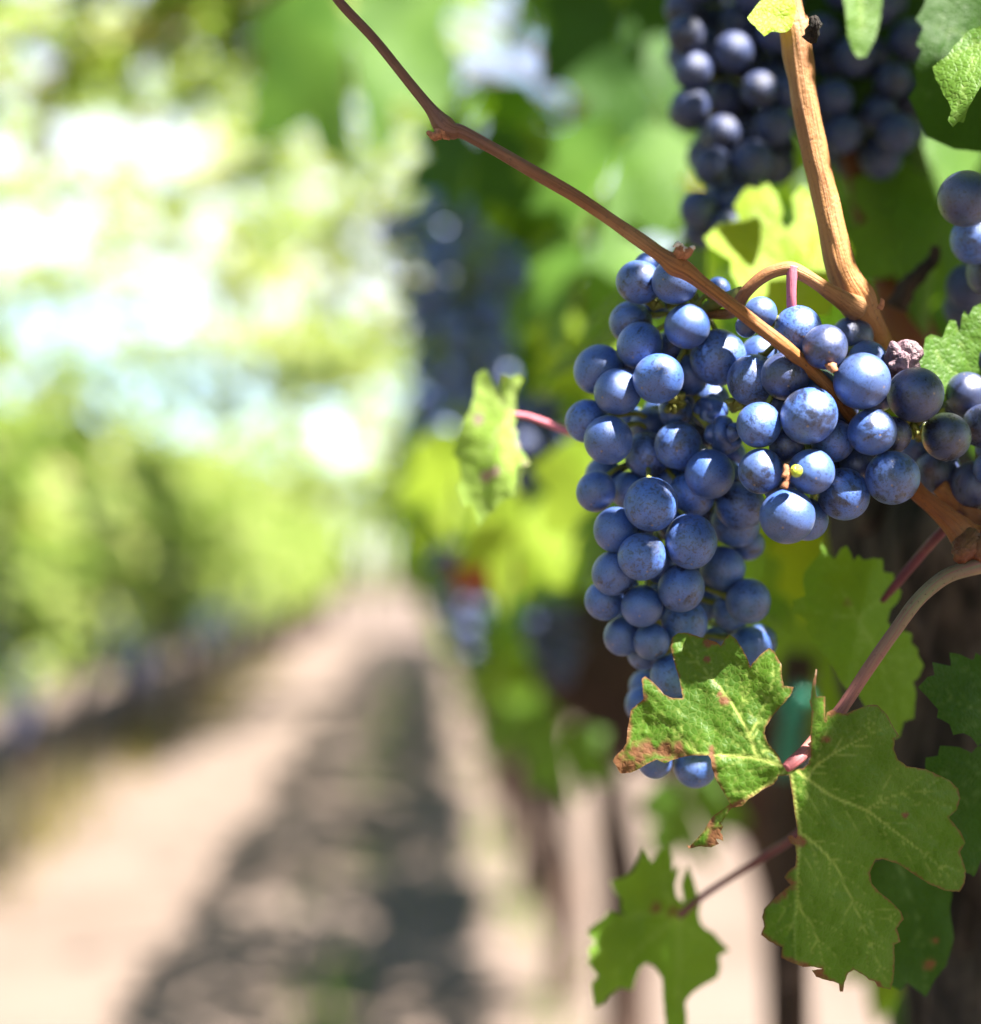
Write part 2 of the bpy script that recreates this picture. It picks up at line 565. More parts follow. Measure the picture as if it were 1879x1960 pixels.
# ------------------------------------------------------------------ setting
me = bpy.data.meshes.new('ground')
gv, gf = [], []
xs = list(np.linspace(-60, -6, 10)) + list(np.linspace(-5, 5, 61)) + list(np.linspace(6, 60, 10))
ys = list(np.linspace(-20, 0, 5)) + list(np.linspace(0.4, 16, 70)) + list(np.linspace(20, 300, 20))
for yy in ys:
    for xx in xs:
        hz = 0.0
        if abs(xx) < 5 and yy < 18:
            hz = 0.035 * mnoise.noise(Vector((xx * 1.7, yy * 1.3, 0))) + 0.02 * mnoise.noise(Vector((xx * 6, yy * 4, 3)))
        gv.append((xx, yy, hz))
nx_ = len(xs)
for i in range(len(ys) - 1):
    for j in range(nx_ - 1):
        gf.append((i * nx_ + j, i * nx_ + j + 1, (i + 1) * nx_ + j + 1, (i + 1) * nx_ + j))
me.from_pydata(gv, [], gf)
me.polygons.foreach_set('use_smooth', np.ones(len(gf), dtype=bool))
g = link('ground', me, M['soil'])
setp(g, 'dry pale brown soil of the path between the vine rows', 'ground', None, 'structure')

# ------------------------------------------------------------------ foliage
HALF = [(0, 1.0), (9, 0.84), (18, 0.80), (30, 0.60), (40, 0.76), (52, 0.93), (62, 0.80), (74, 0.76), (86, 0.58), (100, 0.70), (113, 0.78), (128, 0.62), (146, 0.58), (163, 0.42), (176, 0.12)]
OUT2 = [(a_, r_) for a_, r_ in HALF] + [(-a_, r_) for a_, r_ in reversed(HALF[1:])]
TPL = np.array([(math.sin(R(a_)) * r_, math.cos(R(a_)) * r_) for a_, r_ in OUT2])
TPL = np.vstack([[0.0, 0.0], TPL * 0.5, TPL])
NO = len(OUT2)
TT = []
for i in range(NO - 1):
    TT.append((0, 1 + i + 1, 1 + i))
    TT.append((1 + i, 1 + i + 1, 1 + NO + i + 1))
    TT.append((1 + i, 1 + NO + i + 1, 1 + NO + i))
TT = np.array(TT)


def leaves_mesh(name, pos, nrm, tip, size, tone, mat_attr=True):
    """many vine leaves (lobed, folded, curled) of one crown as one mesh"""
    n = len(pos)
    nrm = nrm / np.linalg.norm(nrm, axis=1, keepdims=True)
    tip = tip - nrm * (tip * nrm).sum(1, keepdims=True)
    tip /= np.linalg.norm(tip, axis=1, keepdims=True) + 1e-9
    side = np.cross(tip, nrm)
    u = TPL[None, :, 0] * rng.uniform(0.85, 1.12, (n, 1))
    w = TPL[None, :, 1]
    fold = rng.uniform(-0.1, 0.42, (n, 1))
    curl = rng.uniform(-0.15, 0.35, (n, 1))
    hgt = -fold * np.abs(u) - curl * w * np.abs(w) + 0.10 * np.sin(7 * u + rng.uniform(0, 6, (n, 1))) * np.cos(5 * w + rng.uniform(0, 6, (n, 1)))
    sz = size[:, None, None]
    Vv = pos[:, None, :] + sz * (u[..., None] * side[:, None, :] + w[..., None] * tip[:, None, :] + hgt[..., None] * nrm[:, None, :])
    k = TPL.shape[0]
    T = (TT[None] + (np.arange(n) * k)[:, None, None]).reshape(-1, 3)
    return mesh_np(name, Vv.reshape(-1, 3), T, True, {'tone': np.repeat(tone, k)})


FLECKS = []       # (world point, radius): spots that leaf placement keeps open towards the sun


def blocked(p, s, upto=2.5):
    for q, r_ in FLECKS:
        d = np.asarray(p) - q
        tpar = d.dot(SUNN)
        if 0.02 < tpar < upto:
            if np.linalg.norm(d - tpar * SUNN) < r_ + s * 0.85:
                return True
    return False


SUNN = np.array(SUN)


def crown_points(n, y0, y1, xc, xs_, z0, z1, smin, smax, shoots=0, sun_up=0.5, keep=None, lean=0.0, seed=0, slen=1.0, gap=-.12):
    """leaf placements for one vine: a leafy wall plus long shoots"""
    r = np.random.default_rng(seed)
    pos, nr, tp, sz, tn = [], [], [], [], []
    tries = 0
    while len(pos) < n and tries < n * 6:
        tries += 1
        h = r.uniform(0, 1)
        z = z0 + (z1 - z0) * h ** 0.85
        wid = xs_ * (0.75 + 0.45 * math.sin(math.pi * min(1, h * 1.05)))
        sgn = r.choice([-1, 1])
        x = xc + sgn * wid * (1 - abs(r.normal(0, 0.33)))
        y = r.uniform(y0, y1)
        cl = mnoise.noise(Vector((x * 4 + seed, y * 4, z * 5)))
        if cl < gap and r.uniform() < 0.8:
            continue
        s = r.uniform(smin, smax)
        if keep is not None and not keep((x, y, z), s):
            continue
        nn = np.array([sgn * 0.8, r.normal(0, 0.45), sun_up]) + r.normal(0, 0.35, 3)
        tt = np.array([sgn * 0.45, r.normal(0, 0.5), -0.85]) + r.normal(0, 0.2, 3)
        pos.append((x, y, z)); nr.append(nn); tp.append(tt); sz.append(s)
        tn.append(np.clip(r.normal(0.45, 0.2) + 0.25 * cl, 0, 0.9) if r.uniform() > 0.03 else r.uniform(0.9, 1.0))
    for k in range(shoots):
        y = r.uniform(y0, y1)
        x = xc + r.uniform(-0.5, 0.4) * xs_
        p = np.array([x, y, z1 - 0.1])
        d = np.array([r.normal(lean, 0.35 * slen), r.normal(0, 0.35), 1.0])
        m = int(r.integers(7, 13) * slen)
        for j in range(m):
            d = d / np.linalg.norm(d)
            p = p + d * 0.055
            d[2] -= (0.10 + 0.05 * abs(lean)) / slen
            s = r.uniform(smin, smax) * (1 - 0.5 * j / m)
            q = p + r.normal(0, 0.03, 3)
            if keep is not None and not keep(tuple(q), s):
                continue
            pos.append(tuple(q)); nr.append(np.array([0.1, -0.1, 0.7]) + r.normal(0, 0.5, 3))
            tp.append(np.array([0, 0, -0.8]) + r.normal(0, 0.5, 3)); sz.append(s)
            tn.append(np.clip(r.normal(0.6, 0.18), 0, 0.95))
    return np.array(pos), np.array(nr), np.array(tp), np.array(sz), np.array(tn)


def trunk_parts(x, y, h, rad, seed, arm=0.55):
    r = random.Random(seed)
    pts = []
    for i in range(7):
        f = i / 6
        pts.append(Vector((x + 0.035 * math.sin(f * 5 + seed) * f, y + 0.03 * math.cos(f * 4 + seed) * f, -0.03 + (h + 0.03) * f)))
    rr = [rad * (1.35 if i == 0 else 1.0 + 0.25 * r.uniform(-1, 1) + (0.35 if i == 6 else 0)) for i in range(7)]
    parts = [(pts, rr, dict(n=6, seg=12, rough=0.35, seed=seed))]
    for sg in (-1, 1):
        a_ = [pts[-1] - Vector((0, 0, 0.03))]
        for i in range(1, 5):
            a_.append(Vector((x + r.uniform(-.02, .02), y + sg * arm * i / 4, h + 0.03 * math.sin(i) + r.uniform(-.01, .02))))
        parts.append((a_, [rad * 0.85, rad * 0.75, rad * 0.65, rad * 0.5, rad * 0.35], dict(n=5, seg=10, rough=0.3, seed=seed + sg)))
    return parts


# ------------------------------------------------------------------ the bunches in focus


def C(cx, cy):
    """crop coordinates of the bunch close-up -> photo units"""
    return 1044.7 + cx * 0.44403, 432.3 + cy * 0.44403


# (cx, cy, r, rank, bunch, look)
G = [
    (440, 168, 56, 3, 'a', 0), (403, 243, 96, 1, 'a', 0), (560, 238, 102, .5, 'a', 0), (368, 415, 92, 2, 'a', 0), (612, 432, 99, .6, 'a', 0),
    (408, 515, 102, .9, 'a', 0), (228, 618, 107, 1.6, 'a', 0), (487, 658, 109, .3, 'a', 0), (312, 715, 102, .8, 'a', 0), (745, 567, 121, 1.5, 'a', 0),
    (620, 645, 90, 3, 'a', 0), (540, 520, 72, 4, 'a', 0), (180, 842, 94, 1.2, 'a', 0), (272, 922, 107, .2, 'a', 0), (440, 985, 102, 1.4, 'a', 0),
    (573, 947, 104, .5, 'a', 0), (718, 803, 86, 2, 'a', 'w'), (766, 900, 84, .7, 'a', 'w'), (710, 1070, 108, .1, 'a', 0), (840, 1207, 104, .3, 'a', 0),
    (818, 1280, 107, 1.3, 'a', 0), (870, 1372, 72, 3, 'a', 0), (632, 1158, 98, 1.2, 'a', 0), (454, 1200, 115, .1, 'a', 0), (360, 1140, 82, 2.2, 'a', 0),
    (218, 1145, 87, 1.1, 'a', 0), (250, 1072, 80, 2.6, 'a', 0), (303, 1310, 95, 1, 'a', 0), (417, 1426, 104, .4, 'a', 0), (628, 1360, 117, .1, 'a', 0),
    (297, 1496, 97, 1.2, 'a', 0), (586, 1562, 103, .3, 'a', 0), (763, 1475, 98, 1.1, 'a', 0), (875, 1618, 97, .4, 'a', 0), (255, 1615, 86, 1.9, 'a', 0),
    (417, 1640, 92, .9, 'a', 0), (600, 1708, 102, 1.2, 'a', 0), (333, 1770, 84, 1.3, 'a', 0), (458, 1792, 80, 1.0, 'a', 0), (425, 1842, 72, 2.6, 'a', 0),
    (545, 1940, 96, .8, 'a', 0), (430, 1985, 70, 1.9, 'a', 0), (425, 2060, 80, 1.4, 'a', 0), (880, 1818, 92, .8, 'a', 0), (925, 1792, 72, 2.4, 'a', 0),
    (800, 1665, 78, 2.3, 'a', 0), (725, 1790, 64, 2.6, 'a', 0), (645, 2330, 92, .7, 'a', 0), (472, 2308, 76, 1.2, 'a', 0),
    (600, 2180, 90, 1, 'a', 0), (560, 2062, 94, 1.1, 'a', 0), (705, 2100, 90, 1.2, 'a', 0), (520, 2205, 84, 1.6, 'a', 0), (740, 1945, 90, 1.3, 'a', 0),
    (645, 1895, 92, 2.0, 'a', 0), (720, 750, 74, 3, 'a', 0), (365, 612, 60, 4, 'a', 0), (745, 272, 52, 6, 'a', 0),
    (690, 700, 80, 4, 'a', 0), (560, 800, 75, 4.5, 'a', 0), (440, 860, 78, 4.5, 'a', 0), (370, 850, 70, 4.6, 'a', 0), (640, 1010, 78, 4, 'a', 0),
    (540, 1110, 78, 4, 'a', 0), (440, 1075, 74, 4, 'a', 0), (560, 1290, 78, 4, 'a', 0), (390, 1330, 74, 4, 'a', 0), (500, 1460, 80, 4, 'a', 0),
    (690, 1480, 80, 4, 'a', 0), (500, 1620, 80, 4, 'a', 0), (690, 1620, 82, 4, 'a', 0), (370, 1690, 74, 4, 'a', 0), (520, 1800, 76, 4, 'a', 0),
    (640, 1800, 76, 4, 'a', 0), (620, 2040, 84, 4, 'a', 0), (790, 1080, 70, 4, 'a', 0), (700, 1250, 80, 4, 'a', 0), (480, 340, 60, 5, 'a', 0), (505, 800, 80, 5, 'a', 0), (625, 745, 76, 5, 'a', 0), (690, 880, 80, 5, 'a', 'p'), (480, 930, 78, 5, 'a', 0), (790, 985, 74, 4, 'a', 0), (705, 1565, 82, 5, 'a', 'p'), (800, 1570, 78, 4.5, 'a', 0), (790, 1740, 74, 5, 'a', 'p'), (330, 1560, 76, 5, 'a', 0),
    (897, 665, 113, .9, 'b', 0), (925, 555, 84, 2.1, 'b', 0), (975, 585, 60, 2.6, 'b', 0), (1034, 647, 104, .2, 'b', 'p'), (921, 857, 97, .3, 'b', 0),
    (1137, 818, 124, .1, 'b', 0), (1365, 670, 121, .1, 'b', 0), (1207, 522, 98, .5, 'b', 'p'), (1090, 445, 104, 1.6, 'b', 0), (1320, 482, 95, 2.0, 'b', 'p'),
    (1392, 578, 84, 1.8, 'b', 0), (1535, 582, 82, .6, 'b', 'r'), (1596, 728, 122, .2, 'b', 'p'), (1410, 888, 103, .4, 'b', 0), (1729, 908, 105, .5, 'b', 'p'),
    (1818, 725, 95, 1.3, 'b', 'p'), (1892, 862, 95, .9, 'b', 'p'), (1497, 1085, 119, .3, 'b', 0), (1690, 1060, 99, 1.1, 'b', 'p'), (1842, 1118, 100, 1.0, 'b', 'p'),
    (1915, 1045, 68, .6, 'b', 0), (1240, 925, 93, 1.4, 'b', 0), (1040, 945, 76, 2.2, 'b', 'p'), (930, 1058, 100, .1, 'b', 0), (1147, 1060, 101, .6, 'b', 0),
    (1287, 1157, 114, 1.2, 'b', 0), (1345, 1030, 80, 2.8, 'b', 'p'), (1043, 1252, 119, .05, 'b', 0), (1130, 1265, 94, 1.3, 'b', 0),
    (928, 374, 72, 2.4, 'b', 0), (868, 432, 48, 3.4, 'b', 'p'), (1180, 700, 78, 4, 'b', 0), (1270, 800, 80, 4, 'b', 'p'), (1500, 900, 80, 4.2, 'b', 'p'),
    (1600, 960, 76, 4.2, 'b', 0), (1000, 760, 78, 4, 'b', 0), (1080, 1000, 70, 4, 'b', 'p'), (1440, 720, 80, 4, 'b', 0), (1740, 780, 80, 4, 'b', 'p'),
    (1590, 880, 74, 4.6, 'b', 'p'), (1010, 1130, 70, 4, 'b', 0), (1210, 1010, 76, 3.8, 'b', 'p'), (1950, 960, 95, 1.5, 'b', 0), (1960, 780, 95, 1.5, 'b', 0), (2020, 900, 95, 1.8, 'b', 0),
]


def base_z(cx, cy, b):
    if b == 'a':
        z = 0.506 + 0.014 * ((cx - 500) / 320) ** 2
        if cy > 1500:
            z += 0.016 * min(1.0, (cy - 1500) / 350)
        return z
    return 0.489 + 0.012 * ((cx - 1200) / 500) ** 2


placed = []
for gi in sorted(range(len(G)), key=lambda i: G[i][3]):
    cx, cy, r_, rank, b_, look = G[gi]
    x, y = C(cx, cy)
    rr_ = r_ * 0.44403
    z = base_z(cx, cy, b_) + 0.0012 * rank
    for (x2, y2, z2, r2, gi2) in placed:
        d = math.hypot(x - x2, y - y2)
        sm = (rr_ + r2)
        if d < sm * 0.96:
            z = max(z, z2 + 0.93 * math.sqrt(max(sm * sm - d * d, 0)) * 0.5 / F * 0.98)
    placed.append((x, y, z, rr_, gi))


def ico(sub):
    bm = bmesh.new()
    bmesh.ops.create_icosphere(bm, subdivisions=sub, radius=1)
    v_ = np.array([q.co[:] for q in bm.verts])
    f_ = np.array([[w.index for w in q.verts] for q in bm.faces])
    bm.free()
    return v_, f_


IV, IF = ico(5)
IV3, IF3 = ico(3)


def berry(name, seed, wrinkle=0.0, sub=5, mat=None, fq=1.5):
    V0, F0 = (IV, IF) if sub == 5 else (IV3, IF3)
    V = V0.copy()
    if sub == 5 or wrinkle:
        for i in range(len(V)):
            p = Vector(V[i])
            k = 1 + 0.018 * mnoise.noise(p * 0.9 + Vector((seed * 3.1, 0, 0)))
            if wrinkle:
                q = p * fq + Vector((seed * 1.7, 2, 0))
                rd = 1 - abs(mnoise.noise(q + 0.25 * mnoise.noise_vector(q * 1.1)))
                k *= 1 - wrinkle * (0.75 * rd ** 3 + 0.35 * abs(mnoise.noise(p * 0.8 + Vector((seed, 5, 1)))) + 0.10 * (1 - abs(mnoise.noise(q * 2.2))) ** 2)
            V[i] = V[i] * k
    V[:, 2] *= 1.02
    me = mesh_np(name, V, F0)
    me.materials.append(M[mat])
    return me


BER = [berry('grape', i, mat='grape') for i in range(5)]
BERP = [berry('grape', 20 + i, mat='grape_polished') for i in range(3)]
WRK = [berry('grape', 40 + i, 0.40, mat='grape', fq=0.75) for i in range(2)]
RSN = berry('grape', 60, 0.5, mat='raisin', fq=1.0)
BERS = [berry('grape', 70 + i, sub=3, mat='grape_soft') for i in range(2)]
BERS2 = [berry('grape', 80 + i, sub=3, mat='grape') for i in range(2)]

AX = {'a': [P(1420, 560, .505), P(1345, 600, .520), P(1300, 720, .532), P(1240, 900, .536), P(1255, 1150, .545), P(1320, 1480, .548)],
      'b': [P(1516, 640, .505), P(1525, 720, .512), P(1545, 800, .517), P(1570, 960, .520)]}
AXB2 = [P(1545, 790, .517), P(1640, 800, .520), P(1760, 830, .522), P(1900, 850, .524)]


def near_axis(p, polys):
    best = None
    for poly in polys:
        for i in range(len(poly) - 1):
            q, f = geometry.intersect_point_line(p, poly[i], poly[i + 1])
            f = min(1, max(0, f))
            q = poly[i].lerp(poly[i + 1], f)
            d = (p - q).length
            if best is None or d < best[0]:
                best = (d, q)
    return best[1]


bunches = {
    'a': empty('grape_bunch', AX['a'][0], 'long tapering bunch of frosted blue grapes, its tip hidden behind the split leaf', 'grapes', 'ripe grape bunches'),
    'b': empty('grape_bunch', AX['b'][0], 'broad bunch with sunlit grapes and a shrivelled raisin, hung from the purple stalk', 'grapes', 'ripe grape bunches'),
}
GP = {}
stems = {'a': [], 'b': []}
rs = random.Random(5)
for (x, y, z, rr_, gi) in placed:
    cx, cy, r_, rank, b_, look = G[gi]
    p = P(x, y, z)
    rad = px(rr_, z)
    GP[gi] = (p, rad)
    polys = [AX[b_]] if b_ == 'a' else [AX['b'], AXB2]
    q = near_axis(p + Vector((0, 0, 0.004)), polys)
    out = (p - q).normalized()
    out = (out * 0.8 + Vector((rs.uniform(-.4, .4), rs.uniform(-.4, .2), rs.uniform(-.7, .1)))).normalized()
    me = {'w': WRK[gi % 2], 'r': RSN, 'p': BERP[gi % 3]}.get(look) or BER[gi % 5]
    o = link('grape', me, None, bunches[b_], p - bunches[b_].location)
    o.rotation_mode = 'QUATERNION'
    o.rotation_quaternion = out.to_track_quat('Z', 'Y') @ Matrix.Rotation(rs.uniform(0, 6.28), 3, 'Z').to_quaternion()
    k = 1.0 if look in (0, 'p') else (1.12 if look == 'w' else 1.32)
    o.scale = (rad * k * rs.uniform(.955, 1.02), rad * k * rs.uniform(.965, 1.02), rad * k * rs.uniform(.97, 1.05))
    if look == 'w':
        o['label'] = 'grape with a sunken wrinkled skin'
    if look == 'r':
        o['label'] = 'dry purplish raisin among the grapes'
    a_ = p - out * rad * 0.93
    mid = a_.lerp(q, 0.5) - out * 0.002 + Vector((0, 0, 0.002))
    stems[b_].append(([a_, a_.lerp(mid, .2), mid, q], [0.0016, 0.0009, 0.0008, 0.0011], dict(n=3, seg=6, rough=0.3, seed=gi)))
stems['a'].append((AX['a'], [0.0021, 0.0019, 0.0017, 0.0015, 0.0012, 0.0008], dict(n=5, seg=8, rough=.2)))
stems['b'].append((AX['b'], [0.0016, 0.0018, 0.0016, 0.001], dict(n=5, seg=8, rough=.2)))
stems['b'].append((AXB2, [0.0016, 0.0015, 0.0013, 0.001], dict(n=5, seg=8, rough=.2)))
# short bare stubs where berries have dropped
for (cx, cy, z, ang) in [(560, 790, .520, 60), (590, 770, .519, 100), (810, 790, .516, 20), (1560, 880, .506, -20), (1600, 850, .506, 40), (470, 350, .52, 30), (1530, 900, .504, 250)]:
    x, y = C(cx, cy)
    for k in range(3):
        an = R(ang + k * 55 + rs.uniform(-15, 15))
        ln = rs.uniform(14, 26)
        stems['a' if cx < 850 else 'b'].append(([P(x, y, z), P(x + ln * .5 * math.cos(an), y - ln * .5 * math.sin(an) + 2, z - .002), P(x + ln * math.cos(an), y - ln * math.sin(an), z - .003)], [0.0013, 0.0009, 0.0017], dict(n=3, seg=7, rough=.4, seed=k)))
for b_ in 'ab':
    link('stem', tube_mesh('stem', stems[b_]), M['pedicel'], bunches[b_])
# tiny unripe berry with its brown stub
x, y = C(1082, 1057)
z = GP[[i for i, q in enumerate(G) if q[:2] == (1147, 1060)][0]]
gz = -(CI @ z[0]).z - z[1] - 0.001
o = link('berry', berry('berry', 90, mat='green_berry'), None, bunches['b'], P(x, y, gz) - bunches['b'].location)
o.scale = (0.00175,) * 3
o['label'] = 'tiny unripe green berry'
for pts_, rd_ in (([P(x - 20, y + 4, gz + .002), P(x - 19, y - 6, gz), P(x - 22, y + 12, gz)], [0.0005, 0.0009, 0.0011]),
                  ([P(*C(1030, 1132), gz), P(*C(1040, 1100), gz), P(*C(1052, 1064), gz)], [0.0011, 0.0007, 0.0008]),
                  ([P(*C(1225, 600), .486), P(*C(1240, 615), .484), P(*C(1245, 625), .484)], [0.0011, 0.0013, 0.0009])):
    tube('dry_stub', pts_, rd_, M['bud'], bunches['b'], n=3, seg=8, rough=.9)
# purple stalk of the broad bunch
tube('peduncle', [P(1519, 512, .4975), P(1516, 540, .497), P(1516, 590, .498), P(1517, 650, .503), P(1525, 700, .511)], [px(q, .5) for q in (13, 10, 9.5, 9.5, 10)], M['peduncle'], bunches['b'])
tube('peduncle', [P(1412, 588, .505), P(1395, 600, .512), P(1345, 600, .520)], [px(q, .5) for q in (13, 11, 10)], M['cane_thick'], bunches['a'])


# ------------------------------------------------------------------ more bunches
def dart_bunch(poly, z0, z1, rpx, n, label, seed, axis, soft=True, group='ripe grape bunches'):
    """a bunch filling the outline poly (photo units) between depths z0 and z1"""
    r = random.Random(seed)
    pv = [Vector((a_, b_, 0)) for a_, b_ in poly]
    tris = geometry.tessellate_polygon([pv])
    xs_ = [a_ for a_, b_ in poly]
    ys_ = [b_ for a_, b_ in poly]

    def inside(x, y):
        c_ = False
        j = len(poly) - 1
        for i in range(len(poly)):
            xi, yi = poly[i]
            xj, yj = poly[j]
            if (yi > y) != (yj > y) and x < (xj - xi) * (y - yi) / (yj - yi) + xi:
                c_ = not c_
            j = i
        return c_
    ax = [P(*q) for q in axis]
    root = empty('grape_bunch', ax[0], label, 'grapes', group)
    got, st = [], []
    tries = 0
    while len(got) < n and tries < 6000:
        tries += 1
        x, y = r.uniform(min(xs_), max(xs_)), r.uniform(min(ys_), max(ys_))
        if not inside(x, y):
            continue
        z = z0 + (z1 - z0) * r.uniform(0, 1) ** (1.6 if tries < 3000 else 1)
        p = P(x, y, z)
        rad = px(rpx, (z0 + z1) / 2) * r.uniform(0.88, 1.06)
        if any((p - q).length < 0.9 * (rad + r2) for q, r2 in got):
            continue
        got.append((p, rad))
    for i, (p, rad) in enumerate(got):
        q = near_axis(p + Vector((0, 0, 0.004)), [ax])
        out = (p - q).normalized()
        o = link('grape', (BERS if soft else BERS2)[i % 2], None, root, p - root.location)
        o.rotation_mode = 'QUATERNION'
        o.rotation_quaternion = out.to_track_quat('Z', 'Y')
        o.scale = (rad,) * 3
        st.append(([p - out * rad * .9, q], [0.0011, 0.0011], dict(n=2, seg=5)))
    st.append((ax, [0.0022] * len(ax), dict(n=4, seg=7)))
    link('stem', tube_mesh('stem', st), M['pedicel'], root)
    return root


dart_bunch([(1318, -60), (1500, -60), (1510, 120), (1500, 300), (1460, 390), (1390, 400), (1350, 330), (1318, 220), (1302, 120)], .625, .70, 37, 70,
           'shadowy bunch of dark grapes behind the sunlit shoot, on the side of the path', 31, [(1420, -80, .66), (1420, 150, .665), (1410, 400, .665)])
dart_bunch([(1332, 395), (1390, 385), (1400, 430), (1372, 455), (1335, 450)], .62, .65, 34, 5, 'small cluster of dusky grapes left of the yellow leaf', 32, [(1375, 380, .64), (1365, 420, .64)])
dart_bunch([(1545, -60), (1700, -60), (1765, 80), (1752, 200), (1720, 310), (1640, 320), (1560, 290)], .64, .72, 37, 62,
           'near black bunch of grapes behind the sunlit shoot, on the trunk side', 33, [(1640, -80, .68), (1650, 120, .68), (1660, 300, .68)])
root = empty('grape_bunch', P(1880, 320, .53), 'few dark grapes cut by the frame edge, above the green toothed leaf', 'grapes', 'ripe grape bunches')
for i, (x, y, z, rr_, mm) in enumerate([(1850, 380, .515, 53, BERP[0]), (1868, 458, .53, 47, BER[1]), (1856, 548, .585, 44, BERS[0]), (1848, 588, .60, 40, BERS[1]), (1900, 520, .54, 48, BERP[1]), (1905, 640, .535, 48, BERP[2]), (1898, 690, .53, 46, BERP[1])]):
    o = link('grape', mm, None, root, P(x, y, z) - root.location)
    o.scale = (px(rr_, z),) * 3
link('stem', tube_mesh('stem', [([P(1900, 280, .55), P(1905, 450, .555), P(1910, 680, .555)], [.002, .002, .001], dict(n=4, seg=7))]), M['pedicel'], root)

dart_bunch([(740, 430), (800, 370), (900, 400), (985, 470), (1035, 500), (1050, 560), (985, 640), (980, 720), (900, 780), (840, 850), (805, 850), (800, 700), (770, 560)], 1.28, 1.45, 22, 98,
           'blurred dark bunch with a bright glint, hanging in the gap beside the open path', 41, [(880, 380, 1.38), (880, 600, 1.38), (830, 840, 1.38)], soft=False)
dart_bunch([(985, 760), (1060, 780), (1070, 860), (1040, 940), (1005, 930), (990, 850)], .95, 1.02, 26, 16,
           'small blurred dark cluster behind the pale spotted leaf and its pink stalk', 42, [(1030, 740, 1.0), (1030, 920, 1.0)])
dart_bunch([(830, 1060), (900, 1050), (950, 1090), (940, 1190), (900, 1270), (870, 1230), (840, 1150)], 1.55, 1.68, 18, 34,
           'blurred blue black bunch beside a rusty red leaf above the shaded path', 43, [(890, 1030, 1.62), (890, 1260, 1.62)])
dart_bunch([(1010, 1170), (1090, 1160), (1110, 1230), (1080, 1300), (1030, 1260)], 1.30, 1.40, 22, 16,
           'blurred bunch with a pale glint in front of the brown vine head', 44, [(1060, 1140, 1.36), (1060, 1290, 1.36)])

# ------------------------------------------------------------------ canes in focus
cane = empty('cane', P(1290, 505, .487), 'long thin reddish brown cane slanting from the top edge down to the bunches', 'cane')
Ptube('shaft', [(610, -60, .500, 9), (648, 0, .499, 9), (720, 78, .498, 9), (790, 165, .497, 10), (825, 208, .496, 12), (848, 238, .4955, 20), (866, 250, .495, 17), (895, 257, .495, 12), (1000, 316, .493, 12), (1110, 380, .491, 12.5), (1210, 448, .489, 13),
                (1265, 487, .4875, 14), (1292, 505, .487, 21), (1318, 520, .487, 17), (1350, 545, .4868, 13.5), (1430, 606, .487, 13), (1500, 661, .488, 13.5), (1550, 705, .4925, 12.5), (1597, 752, .4955, 12), (1632, 800, .501, 12), (1700, 880, .515, 12)],
      M['cane_long'], cane, n=10, seg=24, rough=0.15, seed=2, fq=2.2)
bud = tube_mesh('bud', [([P(1305, 492, .485), P(1303, 478, .484), P(1299, 466, .484)], [.0014, .0018, .0004], dict(n=4, seg=9, rough=.5, seed=1)),
                        ([P(1308, 490, .485), P(1318, 482, .4835), P(1327, 474, .483)], [.0013, .0014, .0005], dict(n=4, seg=9, rough=.5, seed=4))])
link('bud', bud, M['bud'], cane)
wool = tube_mesh('bud_wool', [([P(1299, 470, .484), P(1297, 463, .4835)], [.0013, .0006], dict(n=3, seg=8, rough=.9, seed=3)),
                              ([P(1311, 479, .4835), P(1306, 470, .483)], [.0010, .0005], dict(n=3, seg=8, rough=.9, seed=6)),
                              ([P(1325, 476, .483), P(1330, 471, .483)], [.0009, .0004], dict(n=3, seg=8, rough=.9, seed=8))])
link('bud_wool', wool, M['wool'], cane)
b2 = tube_mesh('bud', [([P(846, 252, .4945), P(832, 260, .494), P(818, 252, .494)], [.0018, .0013, .0005], dict(n=4, seg=9, rough=.5, seed=2)),
                       ([P(850, 250, .494), P(853, 262, .494), P(862, 264, .494)], [.0014, .0009, .0004], dict(n=4, seg=9, rough=.7, seed=5))])
link('bud', b2, M['bud'], cane)

shoot = empty('shoot', P(1620, 560, .515), 'thick tan upright shoot with bright sun patches, forking above the bunches', 'shoot')
Ptube('shaft', [(1508, -50, .520, 19), (1516, 0, .519, 19), (1519, 40, .518, 24), (1523, 60, .518, 30), (1538, 174, .516, 26), (1557, 278, .515, 25), (1578, 366, .514, 25), (1596, 453, .513, 26), (1614, 520, .513, 30), (1640, 572, .515, 36), (1664, 615, .520, 27), (1690, 660, .528, 22), (1730, 740, .548, 22)],
      M['cane_thick'], shoot, n=12, seg=28, rough=0.12, seed=5, fq=2.2)
Ptube('spur', [(1640, 590, .510, 24), (1610, 572, .504, 18), (1570, 545, .500, 13.5), (1530, 520, .498, 14), (1505, 513, .498, 13), (1465, 527, .499, 12.5), (1430, 557, .501, 12), (1412, 588, .505, 12)],
      M['cane_thick'], shoot, n=6, seg=16, rough=0.08, seed=9)
Ptube('bud', [(1686, 590, .505, 6), (1690, 580, .504, 5), (1688, 570, .504, 2)], M['bud'], shoot, n=3, seg=8, rough=.6)
Ptube('bud', [(1548, 75, .505, 12), (1560, 55, .503, 15), (1556, 30, .502, 7)], M['bark'], shoot, n=4, seg=10, rough=.6)

old = empty('cane', P(1650, 350, .6), 'blurred rusty cane standing behind the sunlit thick shoot', 'cane')
Ptube('shaft', [(1600, 120, .68, 24), (1634, 296, .68, 24), (1664, 420, .675, 26), (1694, 510, .67, 30), (1720, 590, .665, 44), (1748, 680, .66, 60), (1760, 780, .66, 60)], M['cane_red'], old, n=6, seg=14, rough=.15)
Ptube('spur', [(1720, 590, .585, 24), (1740, 545, .585, 17), (1785, 500, .59, 13), (1790, 470, .59, 8)], M['bark_far'], old, n=5, seg=12, rough=.4)

